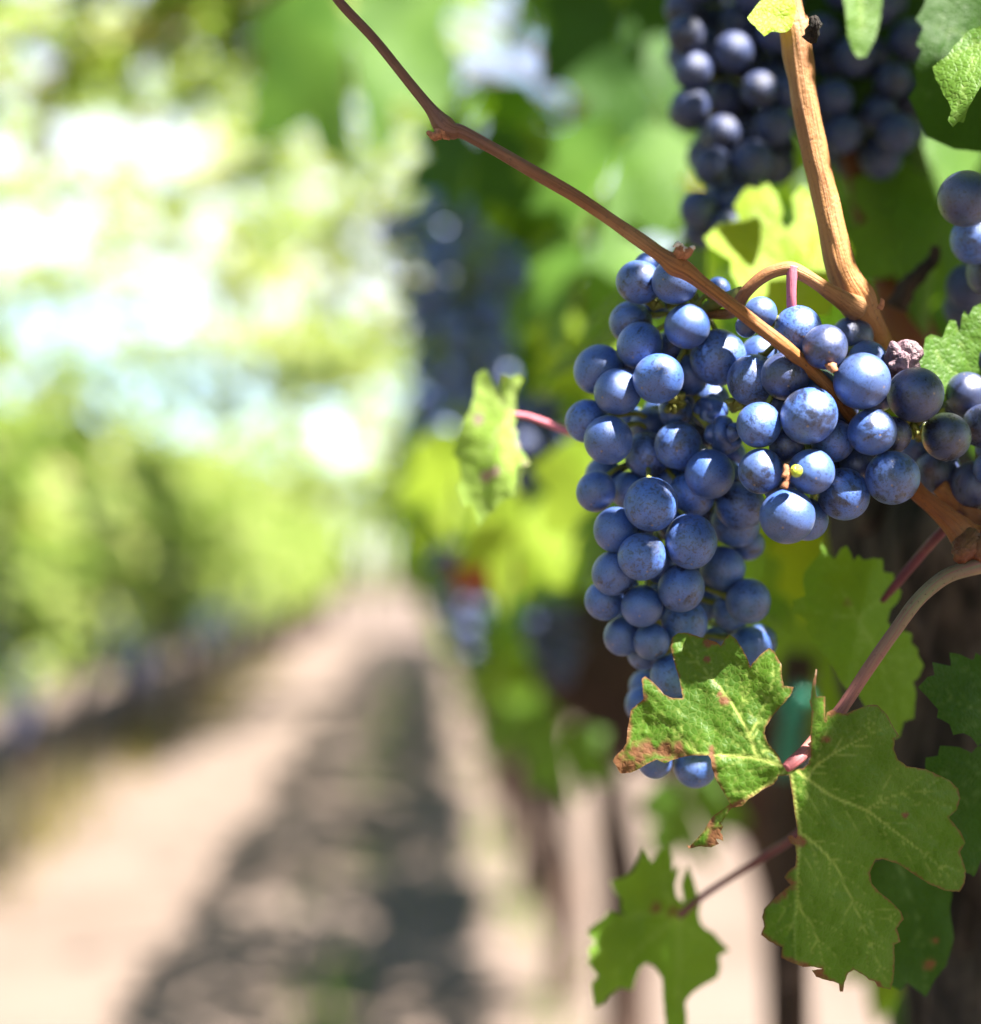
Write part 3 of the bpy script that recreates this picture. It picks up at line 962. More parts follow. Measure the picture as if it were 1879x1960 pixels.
low = empty('spur', P(1850, 1040, .515), 'orange brown spur with a knobbly node at the right frame edge', 'spur')
Ptube('shaft', [(1700, 870, .520, 17), (1760, 942, .514, 17), (1800, 978, .511, 19), (1832, 1008, .509, 25), (1856, 1030, .509, 30), (1905, 1035, .512, 30), (1960, 1020, .515, 28)], M['cane_orange'], low, n=6, seg=16, rough=.15, seed=3)
Ptube('shaft', [(1800, 930, .524, 17), (1850, 980, .522, 19), (1900, 1020, .52, 24)], M['cane_orange'], low, n=6, seg=14, rough=.15, seed=7)
Ptube('bud', [(1862, 1032, .507, 24), (1850, 1050, .503, 24), (1842, 1064, .501, 19), (1832, 1070, .500, 9)], M['cane_red'], low, n=5, seg=12, rough=.4, seed=4)
Ptube('bud', [(1880, 1040, .505, 22), (1878, 1056, .503, 24), (1868, 1074, .502, 12)], M['cane_red'], low, n=5, seg=12, rough=.4, seed=8)
Ptube('twig', [(1905, 1000, .507, 9), (1886, 1020, .506, 9), (1878, 1052, .505, 10), (1884, 1090, .506, 8)], M['petiole_purple'], low, n=4, seg=9)

# ------------------------------------------------------------------ traced leaves


def seg_dist(Pn, poly):
    """distance of points to a polyline and the arc fraction of the nearest point"""
    best = np.full(len(Pn), 1e9)
    frac = np.zeros(len(Pn))
    poly = np.array(poly, float)
    L = np.concatenate([[0], np.cumsum(np.linalg.norm(np.diff(poly, axis=0), axis=1))])
    for i in range(len(poly) - 1):
        a_, b_ = poly[i], poly[i + 1]
        d = b_ - a_
        t_ = np.clip(((Pn - a_) @ d) / (d @ d + 1e-9), 0, 1)
        q = np.linalg.norm(Pn - (a_ + t_[:, None] * d), axis=1)
        m = q < best
        best[m] = q[m]
        frac[m] = (L[i] + t_[m] * np.linalg.norm(d)) / L[-1]
    return best, frac


def in_poly(Pn, poly):
    poly = np.array(poly, float)
    c = np.zeros(len(Pn), bool)
    j = len(poly) - 1
    for i in range(len(poly)):
        xi, yi = poly[i]
        xj, yj = poly[j]
        m = ((yi > Pn[:, 1]) != (yj > Pn[:, 1])) & (Pn[:, 0] < (xj - xi) * (Pn[:, 1] - yi) / (yj - yi + 1e-12) + xi)
        c ^= m
        j = i
    return c


def side_veins(poly, step, length, width, seed, ang=48):
    r = random.Random(seed)
    poly = [np.array(q, float) for q in poly]
    c = catmull(poly, 6)
    L = np.concatenate([[0], np.cumsum([np.linalg.norm(c[i + 1] - c[i]) for i in range(len(c) - 1)])])
    out = []
    s = step * 0.7
    sg = 1
    while s < L[-1] * 0.95:
        i = int(np.searchsorted(L, s)) - 1
        i = max(0, min(i, len(c) - 2))
        tg = c[i + 1] - c[i]
        tg /= np.linalg.norm(tg) + 1e-9
        for q in (sg, -sg):
            a_ = R(ang + r.uniform(-8, 8)) * q
            d = np.array([tg[0] * math.cos(a_) - tg[1] * math.sin(a_), tg[0] * math.sin(a_) + tg[1] * math.cos(a_)])
            ln = length * (1 - 0.45 * s / L[-1]) * r.uniform(.8, 1.15)
            pts = [c[i]]
            for k in range(5):
                an = R(6) * -q
                d = np.array([d[0] * math.cos(an) - d[1] * math.sin(an), d[0] * math.sin(an) + d[1] * math.cos(an)])
                pts.append(pts[-1] + d * ln / 5 + np.array([r.uniform(-1, 1), r.uniform(-1, 1)]) * ln * .02)
            out.append((pts, width, width * .35))
            s += step * 0.5 * r.uniform(.8, 1.2)
    return out


def traced_leaf(name, label, outline, zf, mat, veins=(), sub=None, browns=(), step=7, pucker=0.0006, ragged=0.6, edge_brown=0.0, loc=None, parts=None, seed=0, parent=None, brown_polys=(), cat='leaf'):
    r = random.Random(seed + 100)
    pts = []
    n = len(outline)
    for i in range(n):
        a_, b_ = np.array(outline[i], float), np.array(outline[(i + 1) % n], float)
        k = max(1, int(np.linalg.norm(b_ - a_) / step))
        for j in range(k):
            q = a_ + (b_ - a_) * j / k
            q = q + np.array([r.uniform(-1, 1), r.uniform(-1, 1)]) * (ragged if j else 0)
            pts.append(q)
    pts = np.array(pts)
    x0, y0 = pts.min(0)
    x1, y1 = pts.max(0)
    gx, gy = np.meshgrid(np.arange(x0, x1, step), np.arange(y0, y1, step * 0.87))
    gx[1::2] += step * 0.5
    grid = np.stack([gx.ravel(), gy.ravel()], 1)
    grid = grid[in_poly(grid, pts)]
    dd = np.full(len(grid), 1e9)
    for i in range(0, len(pts), 1):
        dd = np.minimum(dd, np.abs(grid - pts[i]).max(1))
    grid = grid[dd > step * 0.55]
    allp = np.vstack([pts, grid])
    nb = len(pts)
    vs, es, fs, *_ = geometry.delaunay_2d_cdt([Vector(q) for q in allp], [(i, (i + 1) % nb) for i in range(nb)], [], 1, 1e-5)
    Vn = np.array([q[:] for q in vs])
    cen = np.array([Vn[list(f)].mean(0) for f in fs])
    ok = in_poly(cen, pts)
    fs = [f for f, k in zip(fs, ok) if k]
    vv = []
    for v_ in veins:
        vv.append(([np.array(q, float) for q in v_[0]], v_[1], v_[2]))
    if sub:
        for i, v_ in enumerate(veins):
            vv += side_veins(v_[0], sub[0], sub[1], sub[2], seed * 17 + i)
    vein = np.zeros(len(Vn))
    bulge = np.full(len(Vn), 1e9)
    for poly, w0, w1 in vv:
        c = catmull(poly, 5)
        d, f = seg_dist(Vn, c)
        w = w0 + (w1 - w0) * f
        vein = np.maximum(vein, np.clip(1.35 - d / np.maximum(w, .6), 0, 1) * np.clip(w / 2.6, .35, 1))
        bulge = np.minimum(bulge, d + (0 if w0 > 2 else 4))
    brown = np.zeros(len(Vn))
    nzz = np.array([mnoise.noise(Vector((q[0] * .045, q[1] * .045, seed))) + .5 * mnoise.noise(Vector((q[0] * .13, q[1] * .13, seed + 5))) for q in Vn])
    for (bx, by, br) in browns:
        d = np.hypot(Vn[:, 0] - bx, Vn[:, 1] - by) / br
        brown = np.maximum(brown, np.clip((1 - d) * 2.2 + nzz * 1.3, 0, 1) * (d < 1.5))
    if edge_brown:
        d, f = seg_dist(Vn, np.vstack([pts, pts[:1]]))
        brown = np.maximum(brown, np.clip(1.1 - d / (edge_brown * (1 + 1.2 * nzz).clip(.3, 3)) + nzz * .6 - .25, 0, 1))
    for poly, w in brown_polys:
        d, f = seg_dist(Vn, poly)
        brown = np.maximum(brown, np.clip(1.3 - d / w + nzz * .9, 0, 1))
    W = []
    for (x, y), bu, nz_ in zip(Vn, bulge, nzz):
        z = zf(x, y) + 0.0006 * nz_
        if vv:
            z -= pucker * (1 - math.exp(-bu / 9.0))
        W.append(P(x, y, z))
    loc = Vector(loc) if loc is not None else W[0]
    me = mesh_np('blade', np.array([q[:] for q in W]) - np.array(loc[:]), [tuple(f) for f in fs], True, {'vein': vein, 'brown': brown})
    # turn the blade's faces to the viewer's side
    nsum = Vector((0, 0, 0))
    for pl in me.polygons:
        nsum += pl.normal * pl.area
    if nsum.dot(Vector(cam.location) - loc) < 0:
        me.flip_normals()
    if parts is None:
        o = link(name, me, mat, None, loc)
        return setp(o, label, cat)
    root = empty(name, loc, label, cat)
    link('blade', me, mat, root, Vector((0, 0, 0)))
    for pn, pp, pm in parts:
        Ptube(pn, pp, pm, root, n=8, seg=14, rough=.06)
    return root


def T3(px_, py_):      # lower leaf close-up
    return 1044.7 + px_ * 0.444, 1405.0 + py_ * 0.444


def T2(px_, py_):
    return 1044.7 + px_ * 0.444, 1008.7 + py_ * 0.444


lo = [(1018, 1018), (1005, 985), (962, 935), (945, 890), (950, 862), (985, 810), (1030, 760), (1062, 718), (1071, 690), (1036, 685), (1028, 686), (1020, 640), (1018, 592), (985, 535), (966, 521), (930, 548), (892, 588), (884, 602), (868, 560), (840, 510), (818, 478), (792, 463), (772, 484), (757, 512), (738, 496), (690, 482), (640, 465), (600, 455), (572, 457), (546, 478), (541, 515), (560, 600), (580, 670), (593, 738), (550, 738), (512, 722), (490, 695), (460, 665), (430, 643), (415, 655), (420, 700), (423, 742), (395, 765), (368, 790), (362, 830), (353, 880), (350, 930), (335, 955), (300, 990), (291, 1010), (310, 1040), (325, 1063), (368, 1060), (400, 1045), (440, 1022), (480, 1003), (515, 1020), (542, 1008), (580, 995), (640, 985), (702, 985), (713, 1000), (718, 1040)]
lo = [T2(*q) for q in lo]
lo2 = [(733, 190), (755, 230), (780, 270), (797, 303), (765, 325), (728, 350), (702, 385), (688, 412), (655, 450), (622, 484), (610, 478), (618, 494), (660, 486), (715, 489), (748, 474), (735, 452), (752, 455), (768, 462), (764, 436), (754, 424), (766, 402), (757, 385), (785, 345), (803, 319), (850, 310), (868, 290), (930, 245), (985, 218), (1000, 198), (1004, 182), (1032, 180), (1050, 178), (1056, 210), (1066, 265), (1074, 330), (1082, 385), (1088, 440), (1080, 452), (1062, 436), (1044, 442), (1055, 470), (1078, 482), (1083, 520), (1078, 568), (1050, 590), (1030, 618), (1058, 652), (1036, 668), (1010, 690), (975, 722), (945, 755), (936, 790), (946, 830), (931, 866), (960, 890), (1000, 912), (1022, 920), (1016, 965), (1060, 985), (1112, 1005), (1148, 1004), (1196, 1014), (1150, 1020), (1168, 1048), (1195, 1058), (1240, 1068), (1265, 1078), (1270, 1112), (1284, 1112), (1290, 1072), (1306, 1032), (1330, 1018), (1370, 1040), (1395, 1062), (1420, 1068), (1432, 1090), (1490, 1104), (1501, 1060), (1507, 980), (1504, 910), (1532, 895), (1515, 838), (1546, 800), (1535, 768), (1490, 722), (1440, 682), (1408, 645), (1400, 600), (1425, 543), (1460, 541), (1520, 560), (1580, 600), (1650, 645), (1720, 675), (1785, 682), (1808, 645), (1815, 590), (1788, 510), (1812, 470), (1790, 420), (1740, 360), (1775, 328), (1790, 280), (1780, 235), (1740, 198), (1640, 152), (1560, 140), (1522, 112), (1505, 70), (1506, 20)]
lo2 = [T3(*q) for q in lo2]
lo3 = [(1525, 900), (1498, 855), (1470, 805), (1432, 768), (1390, 768), (1330, 790), (1300, 806), (1258, 800), (1236, 788), (1214, 800), (1208, 838), (1207, 730), (1172, 732), (1165, 690), (1172, 615), (1166, 612), (1152, 680), (1146, 738), (1140, 752), (1150, 790), (1143, 900), (1144, 985), (1134, 1020), (1110, 1042), (1070, 1046), (1040, 1034)]
lo3 = [T2(*q) for q in lo3]
OUT_MAIN = lo + lo2 + lo3
JX, JY = 1509.0, 1469.0


def zmain(x, y):
    k = 0.485 / F
    dx, dy = (x - JX), (JY - y)
    if y > JY:
        mid = JX + 12 * min(1, (y - JY) / 120.0) + 2
    else:
        mid = JX + 45 * min(1, (JY - y) / 250.0)
    if x < mid:
        l = (mid - x)
        z = 0.484 + k * (0.34 * l + 0.26 * dy)
        if y > JY:
            z = 0.484 + k * (0.34 * l + 0.10 * dy)
    else:
        rr2 = x - mid
        z = 0.484 + k * (0.42 * rr2 - 0.16 * dy)
        if y > JY + 150:
            z += k * 0.00065 * (y - JY - 150) ** 2 * 0.9
        if y < 1400:
            z += k * 0.0035 * (1400 - y) ** 2
    z += 0.0016 * math.sin(x * .021 + 1) * math.cos(y * .017) + 0.0009 * math.sin(x * .05) * math.sin(y * .043 + 2)
    return z


VM = [
    ([(1509, 1469), T3(910, 105), T3(840, 96), T3(700, 88), T2(640, 965), T2(560, 880), T2(470, 810), T2(420, 795)], 4.2, 1.0),
    ([T2(910, 990), T2(882, 905), T2(830, 800), T2(770, 715), T2(690, 620), T2(600, 520), T2(565, 478)], 3.4, 1.0),
    ([T2(1010, 1010), T2(962, 960), T2(925, 985), T2(910, 990)], 2.2, 1.5),
    ([T2(882, 905), T2(920, 820), T2(960, 740), T2(985, 640), T2(970, 540)], 2.2, .8),
    ([T2(830, 800), T2(880, 700), T2(880, 610)], 1.8, .7),
    ([(1506, 1472), T3(985, 200), T3(900, 255), T3(805, 315), T3(720, 390), T3(620, 485)], 3.4, 1.2),
    ([(1514, 1472), T3(1068, 230), T3(1085, 330), T3(1100, 425), T3(1090, 560), T3(1088, 740), T3(1060, 830), T3(1020, 915)], 3.6, 1.2),
    ([T3(1100, 425), T3(1180, 490), T3(1250, 570), T3(1310, 690), T3(1350, 780), T3(1400, 900), T3(1440, 1000), T3(1480, 1090)], 2.8, .9),
    ([T3(1088, 745), T3(1140, 810), T3(1175, 890), T3(1195, 980), T3(1215, 1050)], 2.4, .8),
    ([(1516, 1466), T3(1140, 200), T3(1240, 270), T3(1380, 328), T3(1480, 400), T3(1600, 490), T3(1700, 570), T3(1790, 670)], 3.4, .9),
    ([T3(1380, 328), T3(1480, 275), T3(1600, 250), T3(1760, 245)], 1.9, .7),
    ([T3(1135, 195), T2(1150, 1050), T2(1225, 990), T2(1330, 930), T2(1400, 890), T2(1430, 790)], 2.8, .9),
    ([T3(1340, 740), T3(1420, 790), T3(1530, 800)], 1.4, .6),
]
leafA = traced_leaf('vine_leaf', 'large split leaf in sharp focus with scorched brown margins, covering the bunch tip', OUT_MAIN, zmain, M['leaf'], VM, sub=(46, 95, 1.5), step=5,
                    browns=[(*T2(770, 745), 11), (*T2(752, 720), 8), (*T2(700, 495), 11), (*T2(730, 497), 8), (*T2(310, 1030), 34), (*T2(345, 1035), 30), (*T2(390, 970), 22), (*T2(440, 955), 20), (*T2(520, 960), 22), (*T2(575, 965), 18), (*T2(405, 1000), 15), (*T2(700, 570), 8),
                            (*T2(425, 735), 10), (*T3(750, 440), 22), (*T3(730, 465), 20), (*T3(1062, 460), 26), (*T3(1030, 650), 22), (*T3(1000, 690), 20), (*T3(1170, 1035), 20), (*T3(1270, 1095), 14), (*T3(1550, 350), 7), (*T2(1215, 915), 10), (*T2(1235, 795), 12), (*T3(705, 385), 14), (*T3(1430, 1085), 12), (*T3(625, 488), 14)],
                    brown_polys=[([T2(365, 800), T2(350, 930), T2(300, 1000)], 6), ([T3(800, 318), T3(900, 262), T3(990, 215)], 4), ([T2(400, 1050), T2(480, 1008), T2(640, 990)], 4), ([T3(715, 60), T3(735, 190), T3(790, 290)], 4), ([T3(1085, 460), T3(1078, 570), T3(1040, 600)], 4), ([T3(935, 870), T3(1010, 920), T3(1018, 965), T3(1140, 1005), T3(1240, 1070)], 5)],
                    edge_brown=1.5, loc=P(JX, JY, .485), seed=3,
                    parts=[('petiole', [(1505, 1471, .4853, 8), (1514, 1463, .4865, 12), (1545, 1436, .4895, 13), (1580, 1394, .4935, 13), (1612, 1357, .496, 12.5), (1660, 1285, .4975, 12.5), (1710, 1213, .498, 12.5), (1757, 1150, .4985, 13.5), (1805, 1108, .499, 14), (1850, 1090, .501, 15), (1900, 1078, .505, 17)], M['petiole'])])


def Q1(px_, py_):
    return 1477 + px_ * 0.3675, 972.7 + py_ * 0.3675


def plane(x0, y0, z0, ax, ay, fold=None, wav=0.0015):
    def f(x, y):
        k = z0 / F
        z = z0 + k * (ax * (x - x0) + ay * (y0 - y)) + wav * math.sin(x * .03 + x0) * math.cos(y * .026 + y0)
        if fold:
            fx, fy, fa, amt = fold
            d = (x - fx) * math.sin(fa) + (y - fy) * math.cos(fa)
            z += k * amt * abs(d)
        return z
    return f


L2 = [Q1(*q) for q in [(262, 180), (300, 232), (330, 265), (362, 212), (395, 195), (415, 235), (430, 275), (455, 245), (480, 270), (530, 260), (582, 265), (585, 330), (637, 340), (645, 395), (680, 435), (660, 490), (622, 530), (606, 590), (640, 640), (700, 640), (735, 655), (730, 700), (765, 735), (765, 765), (796, 820), (770, 880), (740, 905), (756, 960), (745, 1095), (690, 1115), (672, 1190), (640, 1205), (560, 1150), (480, 1020), (440, 950), (390, 945), (360, 900), (330, 830), (270, 760), (215, 690), (180, 620), (192, 590), (150, 555), (104, 540), (125, 510), (110, 480), (180, 455), (165, 380), (170, 340), (215, 280), (255, 235)]]
q1 = lambda *a_: [Q1(*k) for k in a_]
traced_leaf('vine_leaf', 'mid green soft focus leaf lit on its left half, behind the slanting leaf stalk', L2, plane(1646, 1182, .545, .25, .15, (1646, 1182, 1.35, .35)), M['leaf_lime'],
            [(q1((460, 570), (400, 480), (330, 330), (300, 250)), 3, 1), (q1((460, 570), (540, 500), (640, 420)), 3, 1), (q1((460, 570), (330, 560), (120, 510)), 3, 1), (q1((460, 570), (470, 720), (420, 920)), 3, 1), (q1((460, 570), (540, 740), (620, 950), (650, 1180)), 3, 1), (q1((540, 740), (650, 790), (770, 820)), 2, 1)],
            sub=(60, 90, 1.5), step=9, browns=[(*Q1(400, 490), 6)], loc=P(1646, 1182, .545), seed=5)
L4 = [Q1(*q) for q in [(1300, 640), (1130, 700), (1094, 770), (1066, 752), (1058, 785), (1045, 790), (990, 764), (930, 752), (937, 822), (840, 803), (852, 870), (815, 880), (764, 935), (800, 970), (872, 1050), (864, 1090), (930, 1125), (950, 1182), (1002, 1172), (1040, 1190), (1078, 1240), (1120, 1200), (1320, 1180)]]
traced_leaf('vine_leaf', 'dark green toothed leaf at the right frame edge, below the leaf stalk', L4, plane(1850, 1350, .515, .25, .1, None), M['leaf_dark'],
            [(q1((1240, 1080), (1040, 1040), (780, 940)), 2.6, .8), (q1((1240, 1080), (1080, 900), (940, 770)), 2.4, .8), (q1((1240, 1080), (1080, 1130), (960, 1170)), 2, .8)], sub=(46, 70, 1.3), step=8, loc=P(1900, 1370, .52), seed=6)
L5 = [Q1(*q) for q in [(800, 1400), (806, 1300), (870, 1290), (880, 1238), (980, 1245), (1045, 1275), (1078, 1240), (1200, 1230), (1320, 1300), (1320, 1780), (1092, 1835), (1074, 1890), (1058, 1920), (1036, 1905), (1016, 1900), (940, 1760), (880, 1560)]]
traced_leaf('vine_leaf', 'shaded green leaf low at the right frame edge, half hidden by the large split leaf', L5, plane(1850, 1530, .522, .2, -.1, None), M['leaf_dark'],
            [(q1((1300, 1500), (1094, 1480), (930, 1620)), 2.4, .8), (q1((1300, 1420), (1094, 1372), (800, 1390)), 2.4, .8), (q1((1300, 1500), (1140, 1700), (1050, 1900)), 2.4, .8)], sub=(46, 70, 1.3), step=8, loc=P(1930, 1540, .53), seed=7)


def Q3(px_, py_):
    return 1297 + px_ * 0.3098, 324 + py_ * 0.3098


L12 = [Q3(*q) for q in [(1470, 1330), (1478, 1230), (1490, 1150), (1520, 1118), (1535, 1040), (1570, 1018), (1640, 1042), (1662, 980), (1684, 928), (1722, 932), (1745, 1010), (1762, 900), (1775, 872), (1802, 905), (1830, 850), (1870, 832), (1920, 810), (2000, 1000), (1900, 1400), (1600, 1440), (1500, 1400)]]
traced_leaf('vine_leaf', 'bright green finely toothed leaf at the right edge, just above the raisin', L12, plane(1820, 700, .522, .35, .1), M['leaf_mid'],
            [([Q3(1900, 1350), Q3(1780, 1150), Q3(1720, 940)], 2.5, 1), ([Q3(1900, 1350), Q3(1650, 1200), Q3(1570, 1030)], 2.5, 1)], sub=(44, 60, 1.3), step=8, loc=P(1880, 740, .525), seed=8)


def Q2(px_, py_):
    return 1332.9 + px_ * 0.29065, py_ * 0.29065


L9 = [Q2(*q) for q in [(1560, -160), (1500, 40), (1448, 120), (1500, 180), (1450, 290), (1490, 330), (1440, 440), (1452, 560), (1400, 640), (1440, 720), (1520, 900), (1700, 980), (1900, 1000), (2150, 600), (2150, -160)]]
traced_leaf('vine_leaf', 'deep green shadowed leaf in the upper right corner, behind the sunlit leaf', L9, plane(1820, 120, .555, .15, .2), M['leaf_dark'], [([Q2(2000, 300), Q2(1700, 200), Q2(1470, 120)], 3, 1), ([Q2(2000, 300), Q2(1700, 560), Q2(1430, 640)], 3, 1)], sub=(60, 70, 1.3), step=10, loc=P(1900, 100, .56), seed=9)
L9b = [Q2(*q) for q in [(1885, 165), (1800, 198), (1740, 262), (1700, 300), (1660, 362), (1600, 400), (1558, 440), (1580, 520), (1605, 560), (1632, 625), (1660, 660), (1684, 722), (1658, 790), (1692, 838), (1730, 800), (1764, 808), (1800, 700), (1882, 560), (2080, 300), (2000, 120)]]
traced_leaf('vine_leaf', 'small leaf in full sun, glowing pale green at the upper right edge', L9b, plane(1840, 140, .512, -.35, .45, wav=.002), M['leaf_mid'], [([Q2(1960, 250), Q2(1800, 480), Q2(1690, 830)], 3, 1), ([Q2(1960, 250), Q2(1760, 330), Q2(1560, 440)], 2.4, 1)], sub=(46, 60, 1.4), step=8, loc=P(1890, 60, .512), seed=10)
L11 = [Q2(*q) for q in [(345, 130), (338, 112), (372, 70), (400, 30), (440, -10), (440, -120), (640, -120), (640, -20), (662, 60), (640, 160), (620, 190), (598, 208), (562, 212), (500, 205), (450, 238), (430, 215), (402, 190), (392, 172)]]
traced_leaf('vine_leaf', 'tiny fresh yellow green leaf at the top edge, on the thick tan shoot', L11, plane(1480, 20, .512, .2, .5, wav=.001), M['leaf_yellow'], [([Q2(560, -100), Q2(540, 60), Q2(560, 200)], 2, .8), ([Q2(560, -100), Q2(480, 60), Q2(380, 140)], 2, .8)], sub=(30, 36, 1.2), step=6, loc=P(1495, -30, .512), seed=11)
L10 = [Q3(*q) for q in [(165, 425), (250, 342), (380, 312), (352, 222), (400, 140), (440, 100), (500, 122), (560, 80), (620, 160), (652, 250), (640, 330), (682, 372), (730, 310), (708, 172), (780, 88), (830, 130), (900, 260), (960, 420), (1000, 700), (940, 900), (600, 940), (420, 800), (330, 640), (330, 560), (200, 482)]]
traced_leaf('vine_leaf', 'glowing yellow green two lobed leaf behind the arched stalk of the bunch', L10, plane(1500, 480, .60, .1, .65, wav=.003), M['leaf_yellow'], [([Q3(760, 900), Q3(640, 500), Q3(470, 140)], 3, 1), ([Q3(760, 900), Q3(600, 560), Q3(200, 430)], 3, 1), ([Q3(760, 900), Q3(800, 400), Q3(780, 110)], 3, 1)], sub=(60, 70, 1.4), step=10, loc=P(1530, 600, .60), seed=12)


def Q4(px_, py_):
    return 1080.7 + px_ * 0.1917, 1585 + py_ * 0.1917


L6 = [Q4(*q) for q in [(780, 195), (870, 345), (930, 240), (1050, 175), (1085, 300), (1085, 420), (1165, 365), (1110, 560), (1128, 690), (1190, 745), (1165, 560), (1230, 360), (1292, 520), (1330, 660), (1372, 700), (1342, 850), (1362, 950), (1420, 1010), (1485, 1040), (1560, 1130), (1655, 1222), (1545, 1282), (1562, 1400), (1530, 1500), (1380, 1580), (1280, 1650), (1212, 1740), (1225, 1900), (1230, 2080), (1020, 2080), (1000, 1800), (980, 1500), (905, 1390), (830, 1350), (760, 1400), (710, 1530), (685, 1620), (560, 1595), (430, 1690), (398, 1750), (300, 1800), (268, 1560), (332, 1480), (225, 1330), (268, 1290), (238, 1220), (312, 1140), (225, 1040), (300, 960), (400, 890), (440, 828), (600, 872), (560, 790), (575, 720), (500, 640), (455, 530), (600, 490), (680, 440), (735, 330), (760, 270)]]
q4 = lambda *a_: [Q4(*k) for k in a_]
traced_leaf('vine_leaf', 'blurred green leaf with ragged teeth near the bottom edge, in front of pale ground', L6, plane(1290, 1760, .605, .25, .12, (1290, 1760, 1.4, .3), wav=.003), M['leaf_lime'],
            [(q4((1150, 880), (1000, 600), (1040, 240)), 4, 1), (q4((1150, 880), (800, 860), (280, 1020)), 4, 1), (q4((1150, 880), (1300, 1050), (1600, 1220)), 4, 1), (q4((1150, 880), (700, 1250), (320, 1700)), 4, 1), (q4((1150, 880), (1150, 1400), (1130, 2000)), 4, 1)],
            sub=(60, 70, 1.4), step=9, browns=[(*Q4(1070, 830), 10), (*Q4(920, 800), 12)], loc=P(1300, 1755, .572), seed=13,
            parts=[('petiole', [(1301, 1754, .604, 7), (1340, 1720, .602, 6.5), (1400, 1680, .598, 6.5), (1470, 1635, .585, 7.5), (1530, 1595, .565, 8), (1620, 1500, .56, 8)], M['petiole_purple'])])


def Q5(px_, py_):
    return 756.5 + px_ * 0.2109, 648.5 + py_ * 0.2109


L8 = [Q5(*q) for q in [(735, 330), (775, 300), (822, 268), (860, 330), (885, 390), (925, 440), (948, 525), (958, 410), (980, 318), (1040, 345), (1110, 318), (1165, 355), (1130, 430), (1105, 500), (1100, 600), (1118, 690), (1080, 800), (1118, 855), (1100, 890), (1140, 975), (1130, 990), (1185, 1060), (1228, 1140), (1110, 1162), (1112, 1300), (1080, 1440), (1010, 1455), (940, 1500), (900, 1560), (840, 1600), (762, 1705), (720, 1560), (692, 1498), (620, 1525), (585, 1430), (560, 1350), (602, 1270), (580, 1100), (530, 1060), (562, 900), (600, 780), (680, 650), (720, 520)]]
traced_leaf('vine_leaf', 'small pale green leaf with pinkish dead spots, hanging left of the bunch in soft focus', L8, plane(975, 800, .59, -.3, .25, (965, 800, 1.45, .4), wav=.003), M['leaf_pale'],
            [([Q5(1100, 700), Q5(900, 900), Q5(760, 1690)], 3, 1), ([Q5(1100, 700), Q5(960, 560), Q5(830, 290)], 3, 1), ([Q5(1100, 700), Q5(1060, 500), Q5(1120, 340)], 3, 1)], sub=(40, 50, 1.3), step=8,
            browns=[(*Q5(760, 720), 13), (*Q5(1080, 830), 8), (*Q5(830, 1250), 14), (*Q5(1120, 960), 9), (*Q5(1190, 1120), 9), (*Q5(980, 340), 7), (*Q5(900, 1200), 14)], loc=P(988, 796, .57), seed=14,
            parts=[('petiole', [(985, 793, .57, 6), (1010, 797, .57, 6), (1050, 811, .568, 7), (1090, 826, .565, 8), (1150, 850, .562, 8)], M['petiole_pink'])])
L7 = [T3(*q) for q in [(1380, 560), (1480, 1080), (1530, 1110), (1560, 1072), (1640, 1135), (1680, 1060), (1730, 1000), (1762, 880), (1745, 760), (1760, 640), (1700, 480)]]
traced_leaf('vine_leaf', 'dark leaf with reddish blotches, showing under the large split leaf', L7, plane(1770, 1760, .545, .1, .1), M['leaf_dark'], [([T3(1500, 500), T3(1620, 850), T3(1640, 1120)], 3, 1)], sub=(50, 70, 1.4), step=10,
            browns=[(*T3(1660, 990), 12), (*T3(1680, 890), 8)], loc=P(1740, 1650, .545), seed=15)
L13 = [Q2(*q) for q in [(950, -120), (985, 60), (1000, 240), (1030, 330), (1070, 378), (1120, 372), (1180, 260), (1215, 130), (1240, -120)]]
traced_leaf('vine_leaf', 'narrow hanging olive leaf at the top edge, between the two dark bunches on the right', L13, plane(1650, 40, .575, .1, .2), M['leaf_mid'], [([Q2(1090, -100), Q2(1080, 360)], 3, 1)], sub=(50, 50, 1.4), step=10, loc=P(1650, -20, .575), seed=16)

Ptube('tendril', [(1690, 1150, .545, 5.5), (1715, 1120, .54, 8.5), (1760, 1066, .535, 9.5), (1800, 1022, .525, 10), (1840, 985, .518, 10)], M['petiole_purple'], None, n=6, seg=12)
setp(bpy.data.objects['tendril'], 'short purple leaf stalk running up to the knobbly orange spur', 'stalk')

# ------------------------------------------------------------------ sun flecks that the placed leaves are shaped to leave open
def gp(cx, cy):
    return GP[[i for i, q in enumerate(G) if q[0] == cx and q[1] == cy][0]]


def fleck(p, r_):
    FLECKS.append((np.array(p), r_))


def gfleck(cx, cy, ox, oy, r_):
    """open the sun towards a spot on a berry; ox, oy in berry radii across the picture"""
    p, rad = gp(cx, cy)
    q = p + RIGHT * ox * rad - UP * oy * rad + BACK * rad * math.sqrt(max(0, 1 - ox * ox - oy * oy))
    fleck(q, r_)


